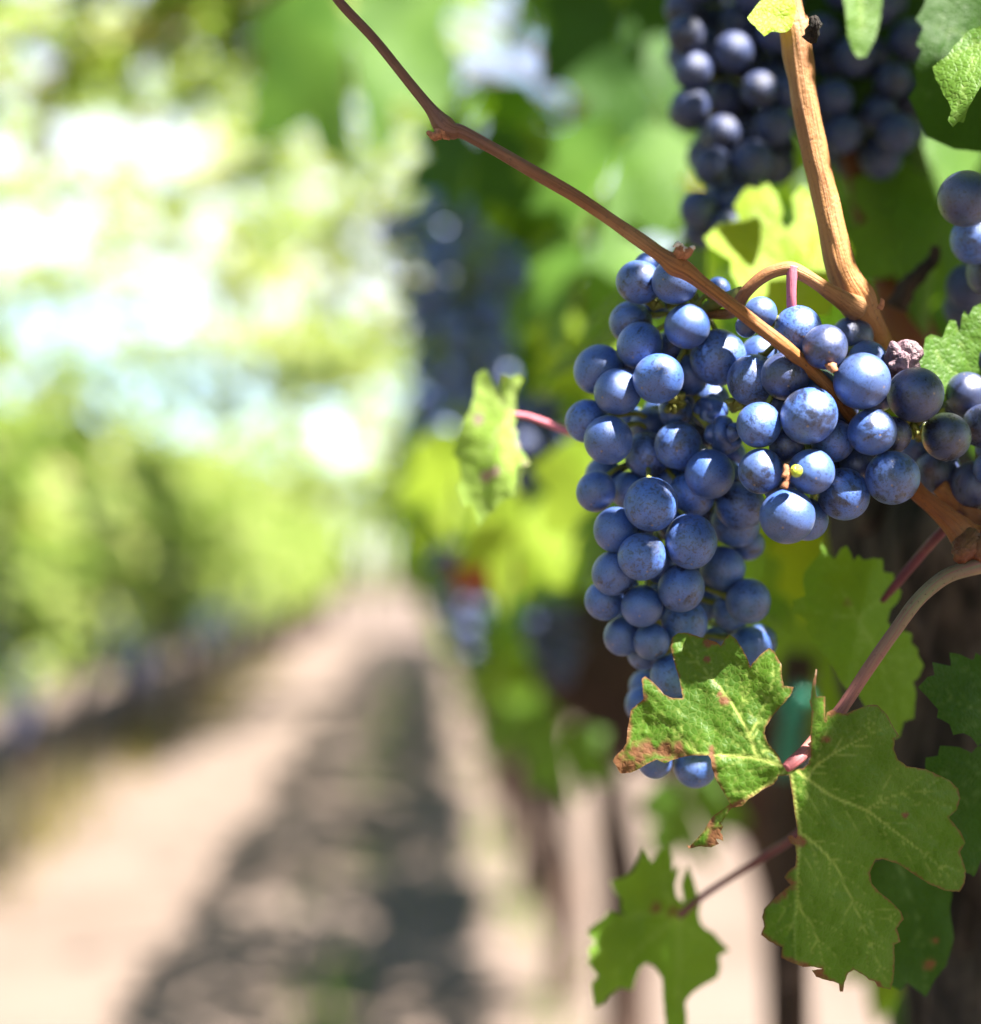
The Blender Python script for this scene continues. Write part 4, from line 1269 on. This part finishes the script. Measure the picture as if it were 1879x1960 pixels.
gfleck(1365, 670, .1, -.35, .0075)
gfleck(1137, 818, .25, -.35, .0062)
gfleck(1034, 647, .35, .1, .0042)
gfleck(1207, 522, .35, .25, .0034)
gfleck(921, 857, -.1, -.45, .0042)
gfleck(930, 1058, .2, -.45, .0050)
gfleck(1147, 1060, .1, -.4, .0032)
gfleck(710, 1070, -.1, -.25, .0018)
gfleck(928, 374, .1, -.5, .0070)
gfleck(1090, 445, .2, -.9, .0030)
gfleck(1535, 582, 0, -.5, .0050)
for a_, b_, r_ in [(1548, 100, .0035), (1553, 165, .0040), (1568, 238, .0065), (1600, 400, .0060), (1604, 440, .004), (1640, 545, .003)]:
    fleck(P(a_, b_, .508), r_)
fleck(P(1510, 510, .497), .007)
fleck(P(1550, 530, .499), .003)
fleck(P(1850, 115, .512), .009)
fleck(P(1870, 85, .512), .008)
fleck(P(1835, 140, .512), .006)
fleck(P(1870, 140, .512), .007)
fleck(P(1845, 170, .512), .008)
fleck(P(1490, 20, .512), .012)
for q in ((1225, 1290), (1300, 1330), (1370, 1300), (1420, 1370), (1300, 1410), (1380, 1430), (1440, 1440), (1340, 1250), (1460, 1300), (1480, 1420), (1410, 1490), (1240, 1430), (1260, 1375), (1215, 1360), (1310, 1270), (1350, 1370), (1300, 1225), (1350, 1235), (1240, 1330), (1270, 1350), (1340, 1330), (1370, 1340), (1420, 1320), (1200, 1400), (1185, 1460), (1400, 1260), (1480, 1340)):
    fleck(P(q[0], q[1], zmain(*q)), .008)


def glint(x, y, r_):
    best = None
    for o in COL.objects:
        if o.parent and o.parent.name.startswith('grape_bunch') and o.name.startswith('grape'):
            c_ = o.location + o.parent.location
            a_, b_, z_ = proj(c_)
            d = math.hypot(a_ - x, b_ - y) + 400 * z_
            if best is None or d < best[0]:
                best = (d, c_ + SUN * o.scale[0])
    fleck(best[1], r_)


glint(1395, 72, .005)
glint(1373, 138, .004)
glint(1312, 160, .004)
glint(1540, 20, .004)
glint(880, 520, .004)
glint(900, 1060, .007)
glint(1070, 1190, .005)
fleck(P(1450, 450, .60), .018)
fleck(P(1500, 560, .60), .02)
fleck(P(1400, 500, .60), .012)
fleck(P(940, 860, .59), .020)
fleck(P(940, 780, .59), .020)
fleck(P(960, 920, .59), .018)
fleck(P(930, 960, .59), .014)
fleck(P(1060, 815, .57), .008)
fleck(P(1565, 1165, .55), .016)
for q in ((1180, 370, .92), (1060, 540, .95), (1090, 690, .98), (1120, 930, .85), (1000, 1030, 1.05), (880, 930, 1.25), (655, 150, 1.15), (1230, 190, .95), (1230, 480, .95), (1180, 600, .95)):
    away = P(*q) - P(1820, 110, .57)
    if (away - SUN * away.dot(SUN)).length > .10:
        fleck(P(*q), .04)


def in_frame(p, m=60):
    x, y, z = proj(p)
    return -m < x < 1879 + m and -m < y < 1960 + m, x, y, z


def keep_near(p, s):
    f, x, y, z = in_frame(p, 3392 * s / max(0.05, proj(p)[2]))
    if f:
        if x < 1150 and z < 1.5:
            return False
        if z < 0.70:
            return False
        if z < 1.6 and y > 1000 and x < 1640:
            return False
    if blocked(p, s):
        return False
    if proj(p)[2] < 0.12 and p[0] < 0.2 and abs(p[1]) < .3:
        return False
    return True


# leaves added out of frame to shade the bunches, gaps shaped for sun flecks
b1 = SUN.cross(Vector((0, 0, 1))).normalized()
b2_ = b1.cross(SUN).normalized()
c0 = P(1450, 980, .52)
cp, cn, ct, cs, cto = [], [], [], [], []
SB = np.array([b1[:], b2_[:]])
FP = np.array([SB @ q for q, r_ in FLECKS])
FR = np.array([r_ for q, r_ in FLECKS])
RING = TPL[1 + NO:]


def covers_fleck(p, n_, t_, s):
    n_ = n_ / np.linalg.norm(n_)
    t_ = t_ - n_ * t_.dot(n_)
    t_ = t_ / np.linalg.norm(t_)
    sd_ = np.cross(t_, n_)
    ring = (SB @ (np.array(p)[:, None] + s * (sd_[:, None] * RING[None, :, 0] * 1.04 + t_[:, None] * RING[None, :, 1]))).T
    near = np.hypot(*(FP - SB @ np.array(p)).T) < FR + s * 1.1
    if not near.any():
        return False
    if in_poly(FP[near], ring).any():
        return True
    d_, _ = seg_dist(FP[near], np.vstack([ring, ring[:1]]))
    return bool((d_ < FR[near]).any())


rr = np.random.default_rng(21)
CC, CS = np.zeros((0, 2)), np.zeros(0)


def sheet_leaf(p, s, maxcov):
    global CC, CS
    n_ = SUNN + rr.normal(0, .3, 3)
    t_ = np.array([0, 0, -.6]) + rr.normal(0, .6, 3)
    f, x, y, z = in_frame(p, 3392 * s / max(0.05, proj(p)[2]) + 30)
    if f and y > -400 or z < .05:
        return False
    q2 = SB @ np.array(p)
    if len(CC) and (np.hypot(*(CC - q2).T) < CS * .45).sum() > maxcov:
        return False
    if covers_fleck(p, n_, t_, s):
        return False
    cp.append(np.array(p)); cs.append(s); cn.append(n_); ct.append(t_); cto.append(np.clip(rr.normal(.4, .2), 0, .9))
    CC = np.vstack([CC, q2 + SB @ (t_ / np.linalg.norm(t_)) * s * .3])
    CS = np.append(CS, s)
    return True


for k in range(4500):
    p = c0 + b1 * rr.uniform(-.22, .26) + b2_ * rr.uniform(-.24, .22) + SUN * rr.uniform(.26, .62)
    sheet_leaf(p, rr.choice([.014, .022, .032, .045], p=[.3, .3, .25, .15]), 2)
# the berries that stay in shade in the picture each get a leaf over them
LIT = {(1365, 670), (1137, 818), (1034, 647), (1207, 522), (921, 857), (930, 1058), (1147, 1060), (710, 1070), (928, 374), (1090, 445), (1535, 582)}
for gi in GP:
    if G[gi][:2] in LIT:
        continue
    p, rad = GP[gi]
    for ox, oy in ((0, -.6), (-.6, 0), (.6, 0), (0, .5)):
        c_ = p + SUN * rad * .7 + b2_ * rad * oy + b1 * rad * ox
        q2 = SB @ np.array(c_)
        if len(CC) and (np.hypot(*(CC - q2).T) < CS * .40).any():
            continue
        for k in range(90):
            d = rr.uniform(.24, .6)
            q = c_ + SUN * d + b1 * rr.normal(0, .005) + b2_ * (rr.normal(0, .005) + .004)
            if sheet_leaf(q, rr.choice([.007, .010, .014, .020]), 8):
                break
for x, y, z in [(1575, 330, .512), (1570, 310, .512), (1583, 355, .512), (1612, 490, .512), (1616, 510, .512), (1525, 120, .514), (1530, 150, .514), (1540, 195, .512), (1580, 550, .505), (1600, 560, .505), (1460, 525, .498), (1440, 545, .498)] + [(rr.uniform(1738, 1800), rr.uniform(0, 250), .555) for k in range(60)]:
    p = P(x, y, z)
    for k in range(60):
        if sheet_leaf(p + SUN * rr.uniform(.24, .55) + b1 * rr.normal(0, .004) + b2_ * rr.normal(.003, .004), rr.choice([.007, .010, .014]), 8):
            break

for o_ in bpy.data.objects['grape_bunch.005'].children:
    if o_.name.startswith('grape'):
        p = o_.location + o_.parent.location
        for k in range(40):
            if sheet_leaf(p + SUN * rr.uniform(.24, .6) + b1 * rr.normal(0, .008) + b2_ * rr.normal(.003, .008), rr.choice([.014, .020]), 6):
                break

for k in range(70):
    p = P(rr.uniform(1750, 1890), rr.uniform(0, 260), .555)
    sheet_leaf(p + SUN * rr.uniform(.2, .55), rr.choice([.014, .020, .03]), 5)
NEAR = crown_points(520, .62, 1.25, .33, .24, .80, 1.75, .05, .075, 8, keep=keep_near, seed=3)
nearv = empty('grapevine', (.36, .72, 0), 'nearest vine with a thick black barked trunk behind the right hand bunches and leaves', 'grapevine', 'grapevines')
link('foliage', leaves_mesh('foliage', np.vstack([NEAR[0], np.array(cp)]), np.vstack([NEAR[1], np.array(cn)]), np.vstack([NEAR[2], np.array(ct)]), np.concatenate([NEAR[3], np.array(cs)]), np.concatenate([NEAR[4], np.array(cto)])), M['foliage'], nearv)  # includes the added unseen leaves that shade the bunches
tp = [(1900, 2500), (1885, 2200), (1870, 1900), (1840, 1600), (1800, 1300), (1775, 1120), (1765, 980), (1770, 860)]
base = P(1885, 2200, .68)
trk = [Vector((base.x + .02, base.y, -.03)), Vector((base.x + .01, base.y, .35))] + [P(x, y, .70) for x, y in [(1925, 1900), (1890, 1600), (1850, 1350), (1820, 1150), (1810, 1000), (1830, 880)]]
link('trunk', tube_mesh('trunk', [(trk, [.052, .042, .040, .040, .040, .042, .042, .030], dict(n=22, seg=56, rough=.38, seed=4, fq=3.0)),
                                  ([P(1810, 1010, .70), P(1760, 960, .69), P(1700, 930, .69), P(1640, 900, .72)], [.026, .024, .018, .012], dict(n=14, seg=30, rough=.4, seed=6, fq=2.5))]), M['bark'], nearv)

# the rest of the near row
LBL = ['second vine of the right hand row with a brown gnarled head beside the lower bunches',
       'third vine along the right hand row, leaves overhanging the shaded path']


def keep_far(p, s):
    f, x, y, z = in_frame(p, 0)
    if f and y < 1150 and x < 640 + 90 * math.sin(y * .02) and z < 6:
        return False
    m = 3392 * s / max(z, .1) * .8
    for (xa, ya, ra, rb) in ((860, 65, 26, 20), (1045, 115, 26, 55)):      # two gaps open to the sky
        if abs(x - xa) < ra + m * .6 and abs(y - ya) < rb + m * .6:
            return False
    for (xa, xb, ya, yb, zz) in ((720, 1070, 390, 960, 1.5), (815, 965, 1040, 1310, 1.7), (1000, 1260, 1090, 1500, 1.8)):
        if xa - m < x < xb + m and ya - m < y < yb + m and z < zz:
            return False
    return not blocked(p, s)


def vine(x, y, label, seed, mats, n=420, sm=.055, sM=.085, shoots=8, xs_=.26, keep=None, group='grapevines', z0=.78, z1=1.75, trad=.038, sun_up=.5, lean=0, half=.62, name='grapevine', slen=1.0, gap=-.12):
    root = empty(name, (x, y, 0), label, 'grapevine', group)
    d = crown_points(n, y - half, y + half, x, xs_, z0, z1, sm, sM, shoots, keep=keep, seed=seed, sun_up=sun_up, lean=lean, slen=slen, gap=gap)
    link('foliage', leaves_mesh('foliage', *d), mats, root)
    link('trunk', tube_mesh('trunk', trunk_parts(x, y, .86, trad, seed)), M['bark_far'], root)
    return root


def copy_vine(src, loc, rotz=0.0, label=None, sc=(1, 1, 1)):
    r_ = src.copy()
    COL.objects.link(r_)
    r_.location = loc
    r_.rotation_euler = (0, 0, rotz)
    r_.scale = sc
    if label:
        r_['label'] = label
    for ch in list(src.children):
        c_ = ch.copy()
        COL.objects.link(c_)
        c_.parent = r_
    return r_


v2 = vine(.34, 1.75, LBL[0], 5, M['foliage'], 700, .05, .075, 3, .27, keep_far, z0=.88, z1=1.7, trad=.016)
link('head', tube_mesh('head', [([P(1490, 1600, 1.75), P(1440, 1470, 1.72), P(1330, 1380, 1.66), P(1230, 1330, 1.60), P(1150, 1240, 1.55), P(1120, 1150, 1.55)], [.03, .045, .055, .06, .05, .02], dict(n=6, seg=16, rough=.5, seed=3))]), M['bark_far'], v2)
v3 = vine(.33, 3.0, LBL[1], 6, M['foliage'], 520, .05, .08, 3, .30, keep_far, z0=.85, z1=1.6, gap=.12)
yy = 4.25
far_label = 'one of the blurred vines receding along the right hand row beyond the hanging bunches'
v4 = vine(.33, yy, far_label, 8, M['foliage'], 560, .06, .09, 4, .32, None, z0=.82, z1=1.6, gap=.14)
v5 = vine(.33, yy + 1.25, far_label, 9, M['foliage'], 560, .06, .09, 4, .32, None, z0=.82, z1=1.6, gap=.14)
for i in range(2, 16):
    copy_vine((v4, v5)[i % 2], (.33, yy + 1.25 * i, 0), .12 * math.sin(i * 5), far_label, (1, 1, 1 + .05 * math.sin(i * 3)))

# the row across the path, sunlit
ll = 'blurred pale sunlit vine of the left hand row across the path'
lv = []
for i in range(3):
    lv.append(vine(-1.66, 2.9 + 1.15 * i, ll, 30 + i, M['foliage_left'], 560, .06, .10, 8, .25, None, z0=.58, z1=1.62, sun_up=.7, trad=.045, slen=1.4, gap=-.35))
for i in list(range(-4, 0)) + list(range(3, 26)):
    copy_vine(lv[i % 3], (-1.66, 2.9 + 1.15 * i, 0), math.pi * ((i * 7) % 2), ll, (1, 1, 1 + .06 * math.sin(i * 2.1)))
l2 = 'vine of a further row glimpsed behind the left hand row, blurred'
for i in range(18):
    copy_vine(lv[(i + 1) % 3], (-3.9, 5.5 + 1.6 * i, 0), math.pi * (i % 2), l2, (1, 1.2, .95))
for i in range(2):
    copy_vine(v2, (.42, -.62 - 1.2 * i, 0), math.pi * i, 'vine of the right hand row standing behind the viewer, out of the picture', (1, 1, .95))
l3 = 'vine of a further row glimpsed under the right hand row, blurred'
for i in range(10):
    copy_vine(lv[(i + 2) % 3], (2.6, 7.5 + 1.6 * i, 0), math.pi * (i % 2), l3, (1, 1.2, 1))

# long leafy shoots arching over the path at the top of the picture
r = np.random.default_rng(77)


def leafy_shoot(ctl, dens, smin, smax, label, spread=.045):
    cc = [Vector(q) for q in catmull(ctl, 8)]
    root = empty('leafy_shoot', cc[0], label, 'vine shoot', 'long leafy shoots over the path')
    link('stem', tube_mesh('stem', [(cc, [.0035] * len(cc), dict(n=1, seg=5))]), M['cane_red'], root)
    arr = np.array([q[:] for q in cc])
    L_ = np.linalg.norm(np.diff(arr, axis=0), axis=1).sum()
    n = int(6 + L_ * dens)
    idx = r.integers(len(arr) // 3, len(arr), n)
    pos = arr[idx] + r.normal(0, 1, (n, 3)) * np.array([spread, spread * 2, spread])
    link('foliage', leaves_mesh('foliage', pos, np.array([.1, -.3, .7]) + r.normal(0, .45, (n, 3)), np.array([-.3, 0, -.7]) + r.normal(0, .5, (n, 3)), r.uniform(smin, smax, n), np.clip(r.normal(.58, .22, n), 0, .92)), M['foliage_left'], root)


for k in range(15):
    y = r.uniform(1.7, 2.7)
    a0 = Vector((.25, y, 1.70 + r.uniform(-.05, .15)))
    span = r.uniform(.45, 1.35)
    leafy_shoot([a0 + Vector((-span * f, -.15 * f + .12 * math.sin(k + f * 2), .18 * math.sin(f * 2.6) - .12 * f * f)) for f in (0, .2, .4, .6, .8, 1)], 26, .04, .07, 'loose blurred shoot arching over the path across the top of the picture', .035)
for (ya, xa, xb, z_, dn) in ((20, -80, 640, 4.6, 26), (85, -80, 640, 4.9, 24), (145, -80, 600, 5.2, 26), (175, 120, 420, 5.4, 24), (345, -60, 470, 6.8, 48), (300, 420, 800, 9.5, 60), (540, -80, 540, 7.8, 50), (480, 420, 800, 9.5, 60), (655, 240, 640, 8.5, 55),
                             (400, 520, 800, 9.0, 60), (220, 420, 800, 8.5, 60), (600, 520, 800, 10, 60), (800, 480, 800, 12, 30), (700, 560, 800, 11, 60), (900, 560, 800, 13, 60), (440, 150, 560, 7.2, 40), (740, 300, 640, 9, 45)):
    pa, pb = P(xb, ya, z_), P(xa, ya + 20, z_)
    root_ = Vector((.28, pa.y, max(1.0, pa.z - .25)))
    leafy_shoot([root_, root_.lerp(pa, .6) + Vector((0, 0, .1)), pa, pa.lerp(pb, .3), pa.lerp(pb, .65) + Vector((0, .05, .03)), pb], dn, .05 * max(1, z_ / 7), .085 * max(1, z_ / 7), 'long blurred shoot reaching over the path against the white sky', .05 * z_ / 6)

for i, (x, y) in enumerate(((-.95, 29), (-.25, 30), (.5, 29.5), (-1.6, 30))):
    copy_vine(lv[i % 3], (x, y, 0), math.pi * (i % 2), 'vine of the bushy cross row closing the far end of the path, blurred', (1, 1, 1))

# separate big blurred leaves between the bunches and the sky
def loose_leaf(x, y, z, size, ang, tone_mat, label, tilt=(0, 0), seed=0):
    c_ = P(x, y, z)
    a_ = R(ang)
    tipd = RIGHT * math.sin(a_) - UP * math.cos(a_)
    nn = (BACK + RIGHT * tilt[0] + UP * tilt[1]).normalized()
    tipd = (tipd - nn * tipd.dot(nn)).normalized()
    side = tipd.cross(nn)
    r_ = random.Random(seed)
    me_v, me_f = [], []
    rings = [0, .33, .66, 1.0]
    m = len(OUT2)
    outl = [(math.sin(R(q)) * k * r_.uniform(.93, 1.07), math.cos(R(q)) * k * r_.uniform(.93, 1.07)) for q, k in OUT2]
    vals = [(0, 0)] + [(u * k, w * k) for k in rings[1:] for u, w in outl]
    fo, cu = r_.uniform(.1, .35), r_.uniform(0, .3)
    for u, w in vals:
        h = -fo * abs(u) - cu * w * abs(w) + .05 * math.sin(6 * u + seed) * math.cos(5 * w)
        me_v.append((side * u + tipd * w + nn * h) * size)
    for i in range(m - 1):
        me_f.append((0, 1 + i + 1, 1 + i))
        for k in range(2):
            o_ = 1 + k * m
            me_f.append((o_ + i, o_ + i + 1, o_ + m + i + 1, o_ + m + i))
    V_ = np.array([q[:] for q in me_v])
    vein = np.array([max(0, 1 - abs(u) * 25) * (w > 0) for u, w in vals])
    me = mesh_np('vine_leaf', V_, me_f, True, {'vein': vein, 'brown': np.zeros(len(V_))})
    o = link('vine_leaf', me, tone_mat, None, c_)
    return setp(o, label, 'leaf', 'loose leaves hanging in the right hand row')


LOOSE = [
    (665, 60, 1.15, .10, 5, 'leaf_mid', 'big blurred green leaf hanging left of the slanting cane near the top', (-.2, .3)),
    (905, 290, 1.10, .05, -10, 'leaf_dark', 'dark blurred leaf just under the swollen joint of the slanting cane', (0, .2)),
    (1185, 40, 1.0, .06, 0, 'leaf_dark', 'dark blurred leaf at the top between the sky gap and the dusky bunch', (.2, .1)),
    (1240, 150, .95, .055, 15, 'leaf_dark', 'olive blurred leaf left of the dusky bunch near the top', (.2, .3)),
    (1180, 300, .92, .058, -15, 'leaf_mid', 'pale blurred leaf behind the middle of the slanting cane', (-.3, .5)),
    (1115, 510, .95, .055, -5, 'leaf_mid', 'bright blurred leaf between the distant bunch and the slanting cane', (-.3, .5)),
    (1125, 640, .98, .045, 15, 'leaf_yellow', 'lime blurred leaf left of the upper grapes of the long bunch', (-.2, .4)),
    (1150, 900, .85, .045, 10, 'leaf_yellow', 'yellow green blurred leaf behind the left side of the long bunch', (-.2, .4)),
    (1000, 1010, 1.05, .050, -10, 'leaf_yellow', 'yellow green blurred leaf below the small pale spotted leaf', (-.2, .4)),
    (880, 880, 1.25, .060, 0, 'leaf_yellow', 'pale lime blurred leaf left of the small pale spotted leaf', (-.3, .5)),
    (920, 1085, 1.5, .034, 20, 'leaf_red', 'small rusty red blurred leaf beside the blue black bunch', (0, .2)),
    (1085, 1440, 1.2, .040, 5, 'leaf_mid', 'green blurred leaf under the brown vine head', (0, .3)),
    (985, 1390, 1.4, .035, -10, 'leaf_mid', 'small green blurred leaf left of the brown vine head', (0, .3)),
    (1700, 60, .66, .055, 20, 'leaf_dark', 'dark leaf beside the hanging olive leaf near the top right', (.1, .1)),
    (1800, 420, .66, .045, -10, 'leaf_mid', 'green blurred leaf between the rusty cane and the right edge grapes', (.2, .3)),
    (1740, 300, .74, .055, 0, 'leaf_mid', 'green blurred leaf under the near black bunch', (.1, .3)),
    (1320, 1540, 1.15, .045, 20, 'leaf_mid', 'green blurred leaf just under the lowest grapes', (.1, .3)),
    (1590, 1000, .75, .05, 30, 'leaf_yellow', 'bright leaf scrap glowing under the broad bunch', (.1, .6)),
]
for i, (x, y, z, s, an, mm, lb, tl) in enumerate(LOOSE):
    loose_leaf(x, y, z, s, an, M[mm], lb, tl, i)

tie = empty('vine_tie', P(1520, 1390, .9), 'blurred teal green plastic tie on the stake behind the split leaf', 'plant tie')
Ptube('band', [(1535, 1310, .92, 16), (1525, 1350, .92, 21), (1515, 1400, .92, 23), (1508, 1450, .92, 22), (1500, 1490, .92, 12)], M['tie'], tie, n=5, seg=12)
Ptube('knot', [(1500, 1345, .91, 14), (1530, 1335, .905, 16), (1556, 1342, .91, 12)], M['tie'], tie, n=4, seg=12)
stake = tube('stake', [Vector((P(1515, 1400, .98).x, P(1515, 1400, .98).y, -.1)), P(1510, 1700, .98), P(1518, 1400, .98), P(1530, 1250, .98)], [.011, .011, .010, .010], M['bark_far'], None, n=4, seg=12, rough=.15)
setp(stake, 'thin dark stake standing behind the split leaf, wrapped by the teal tie', 'stake')

# dark bunches along the row across the path, a few pixels each
r = np.random.default_rng(5)
cv, cf = [], []
for k in range(46):
    h = r.uniform(0, 1)
    a_ = r.uniform(0, 6.28)
    w = .055 * (1 - h * .75)
    c_ = np.array([w * math.cos(a_), w * math.sin(a_), -.19 * h])
    cf.append(IF3 + len(IV3) * k)
    cv.append(IV3 * .011 + c_)
cme = mesh_np('grape_bunch', np.vstack(cv), np.vstack(cf))
cme.materials.append(M['grape_soft'])
for i in range(18):
    y = 5.8 + .62 * i + r.uniform(-.25, .25)
    o = bpy.data.objects.new('grape_bunch', cme)
    COL.objects.link(o)
    o.location = (-1.44 + r.uniform(-.05, .04), y, r.uniform(.66, .98))
    o.scale = (1.4, 1.4, 1.4)
    setp(o, 'dusky far bunch smeared by blur in the left hand row across the path', 'grapes', 'far bunches of the left hand row')

# weeds in the shaded strip
r = np.random.default_rng(9)
V_, T_ = [], []
for k in range(1700):
    y = 3.4 + 14 * r.uniform() ** 1.5
    x = r.choice([-.24, .30, -1.45, -1.35]) + r.normal(0, .07)
    if mnoise.noise(Vector((x * 3, y * 1.1, 2))) < .05:
        continue
    h = r.uniform(.04, .13) * (2.0 if x < -1 else 1)
    a_ = r.uniform(0, 6.28)
    dx, dy = math.cos(a_) * .010, math.sin(a_) * .010
    lx, ly = r.normal(0, .03), r.normal(0, .03)
    i = len(V_)
    V_ += [(x - dx, y - dy, -.02), (x + dx, y + dy, -.02), (x + lx, y + ly, h)]
    T_.append((i, i + 1, i + 2))
wd = link('weeds', mesh_np('weeds', np.array(V_), np.array(T_), False, {'tone': np.repeat(np.where(np.array(V_)[::3, 0] < -1, .96, r.uniform(.2, .8, len(V_) // 3)), 3)}), M['foliage'])
setp(wd, 'thin green weeds growing along the shaded strip of soil', 'weeds', None, 'stuff')

V_, T_ = [], []
for k in range(4200):
    y = 4.5 + 14 * r.uniform() ** 1.3
    x = -1.63 + r.normal(0, .10)
    if mnoise.noise(Vector((x * 2, y * 1.6, 9))) < .02:
        continue
    h = r.uniform(.06, .32)
    a_ = r.uniform(0, 6.28)
    dx, dy = math.cos(a_) * .012, math.sin(a_) * .012
    lx, ly = r.normal(0, .08), r.normal(0, .08)
    i = len(V_)
    V_ += [(x - dx, y - dy, -.02), (x + dx, y + dy, -.02), (x + lx, y + ly, h)]
    T_.append((i, i + 1, i + 2))
wd = link('weeds', mesh_np('weeds', np.array(V_), np.array(T_), False, {'tone': np.repeat(r.uniform(0, 1, len(T_)), 3)}), M['dry_weeds'])
setp(wd, 'tall dry brown weeds along the foot of the left hand vine row', 'weeds', None, 'stuff')

# far trees beyond the end of the rows
for i in range(7):
    x = -34 + i * 11.5
    root = empty('tree', (x, 78 + 5 * math.sin(i * 3), 0), 'distant round tree beyond the end of the vine rows, blurred', 'tree', 'distant trees')
    n = 500
    d = r.normal(0, 1, (n, 3))
    d /= np.linalg.norm(d, axis=1, keepdims=True)
    pp = d * r.uniform(.5, 1, (n, 1)) * np.array([4.5, 3, 2.6]) + np.array([x, root.location.y, 4.2])
    link('crown', leaves_mesh('crown', pp, d + np.array([0, 0, .4]), r.normal(0, 1, (n, 3)), r.uniform(.35, .7, n), r.uniform(.1, .7, n)), M['foliage'], root)
    link('trunk', tube_mesh('trunk', [([Vector((x, root.location.y, -.2)), Vector((x, root.location.y, 2)), Vector((x + .2, root.location.y, 4))], [.3, .24, .15], dict(n=4, seg=10, rough=.2))]), M['bark_far'], root)
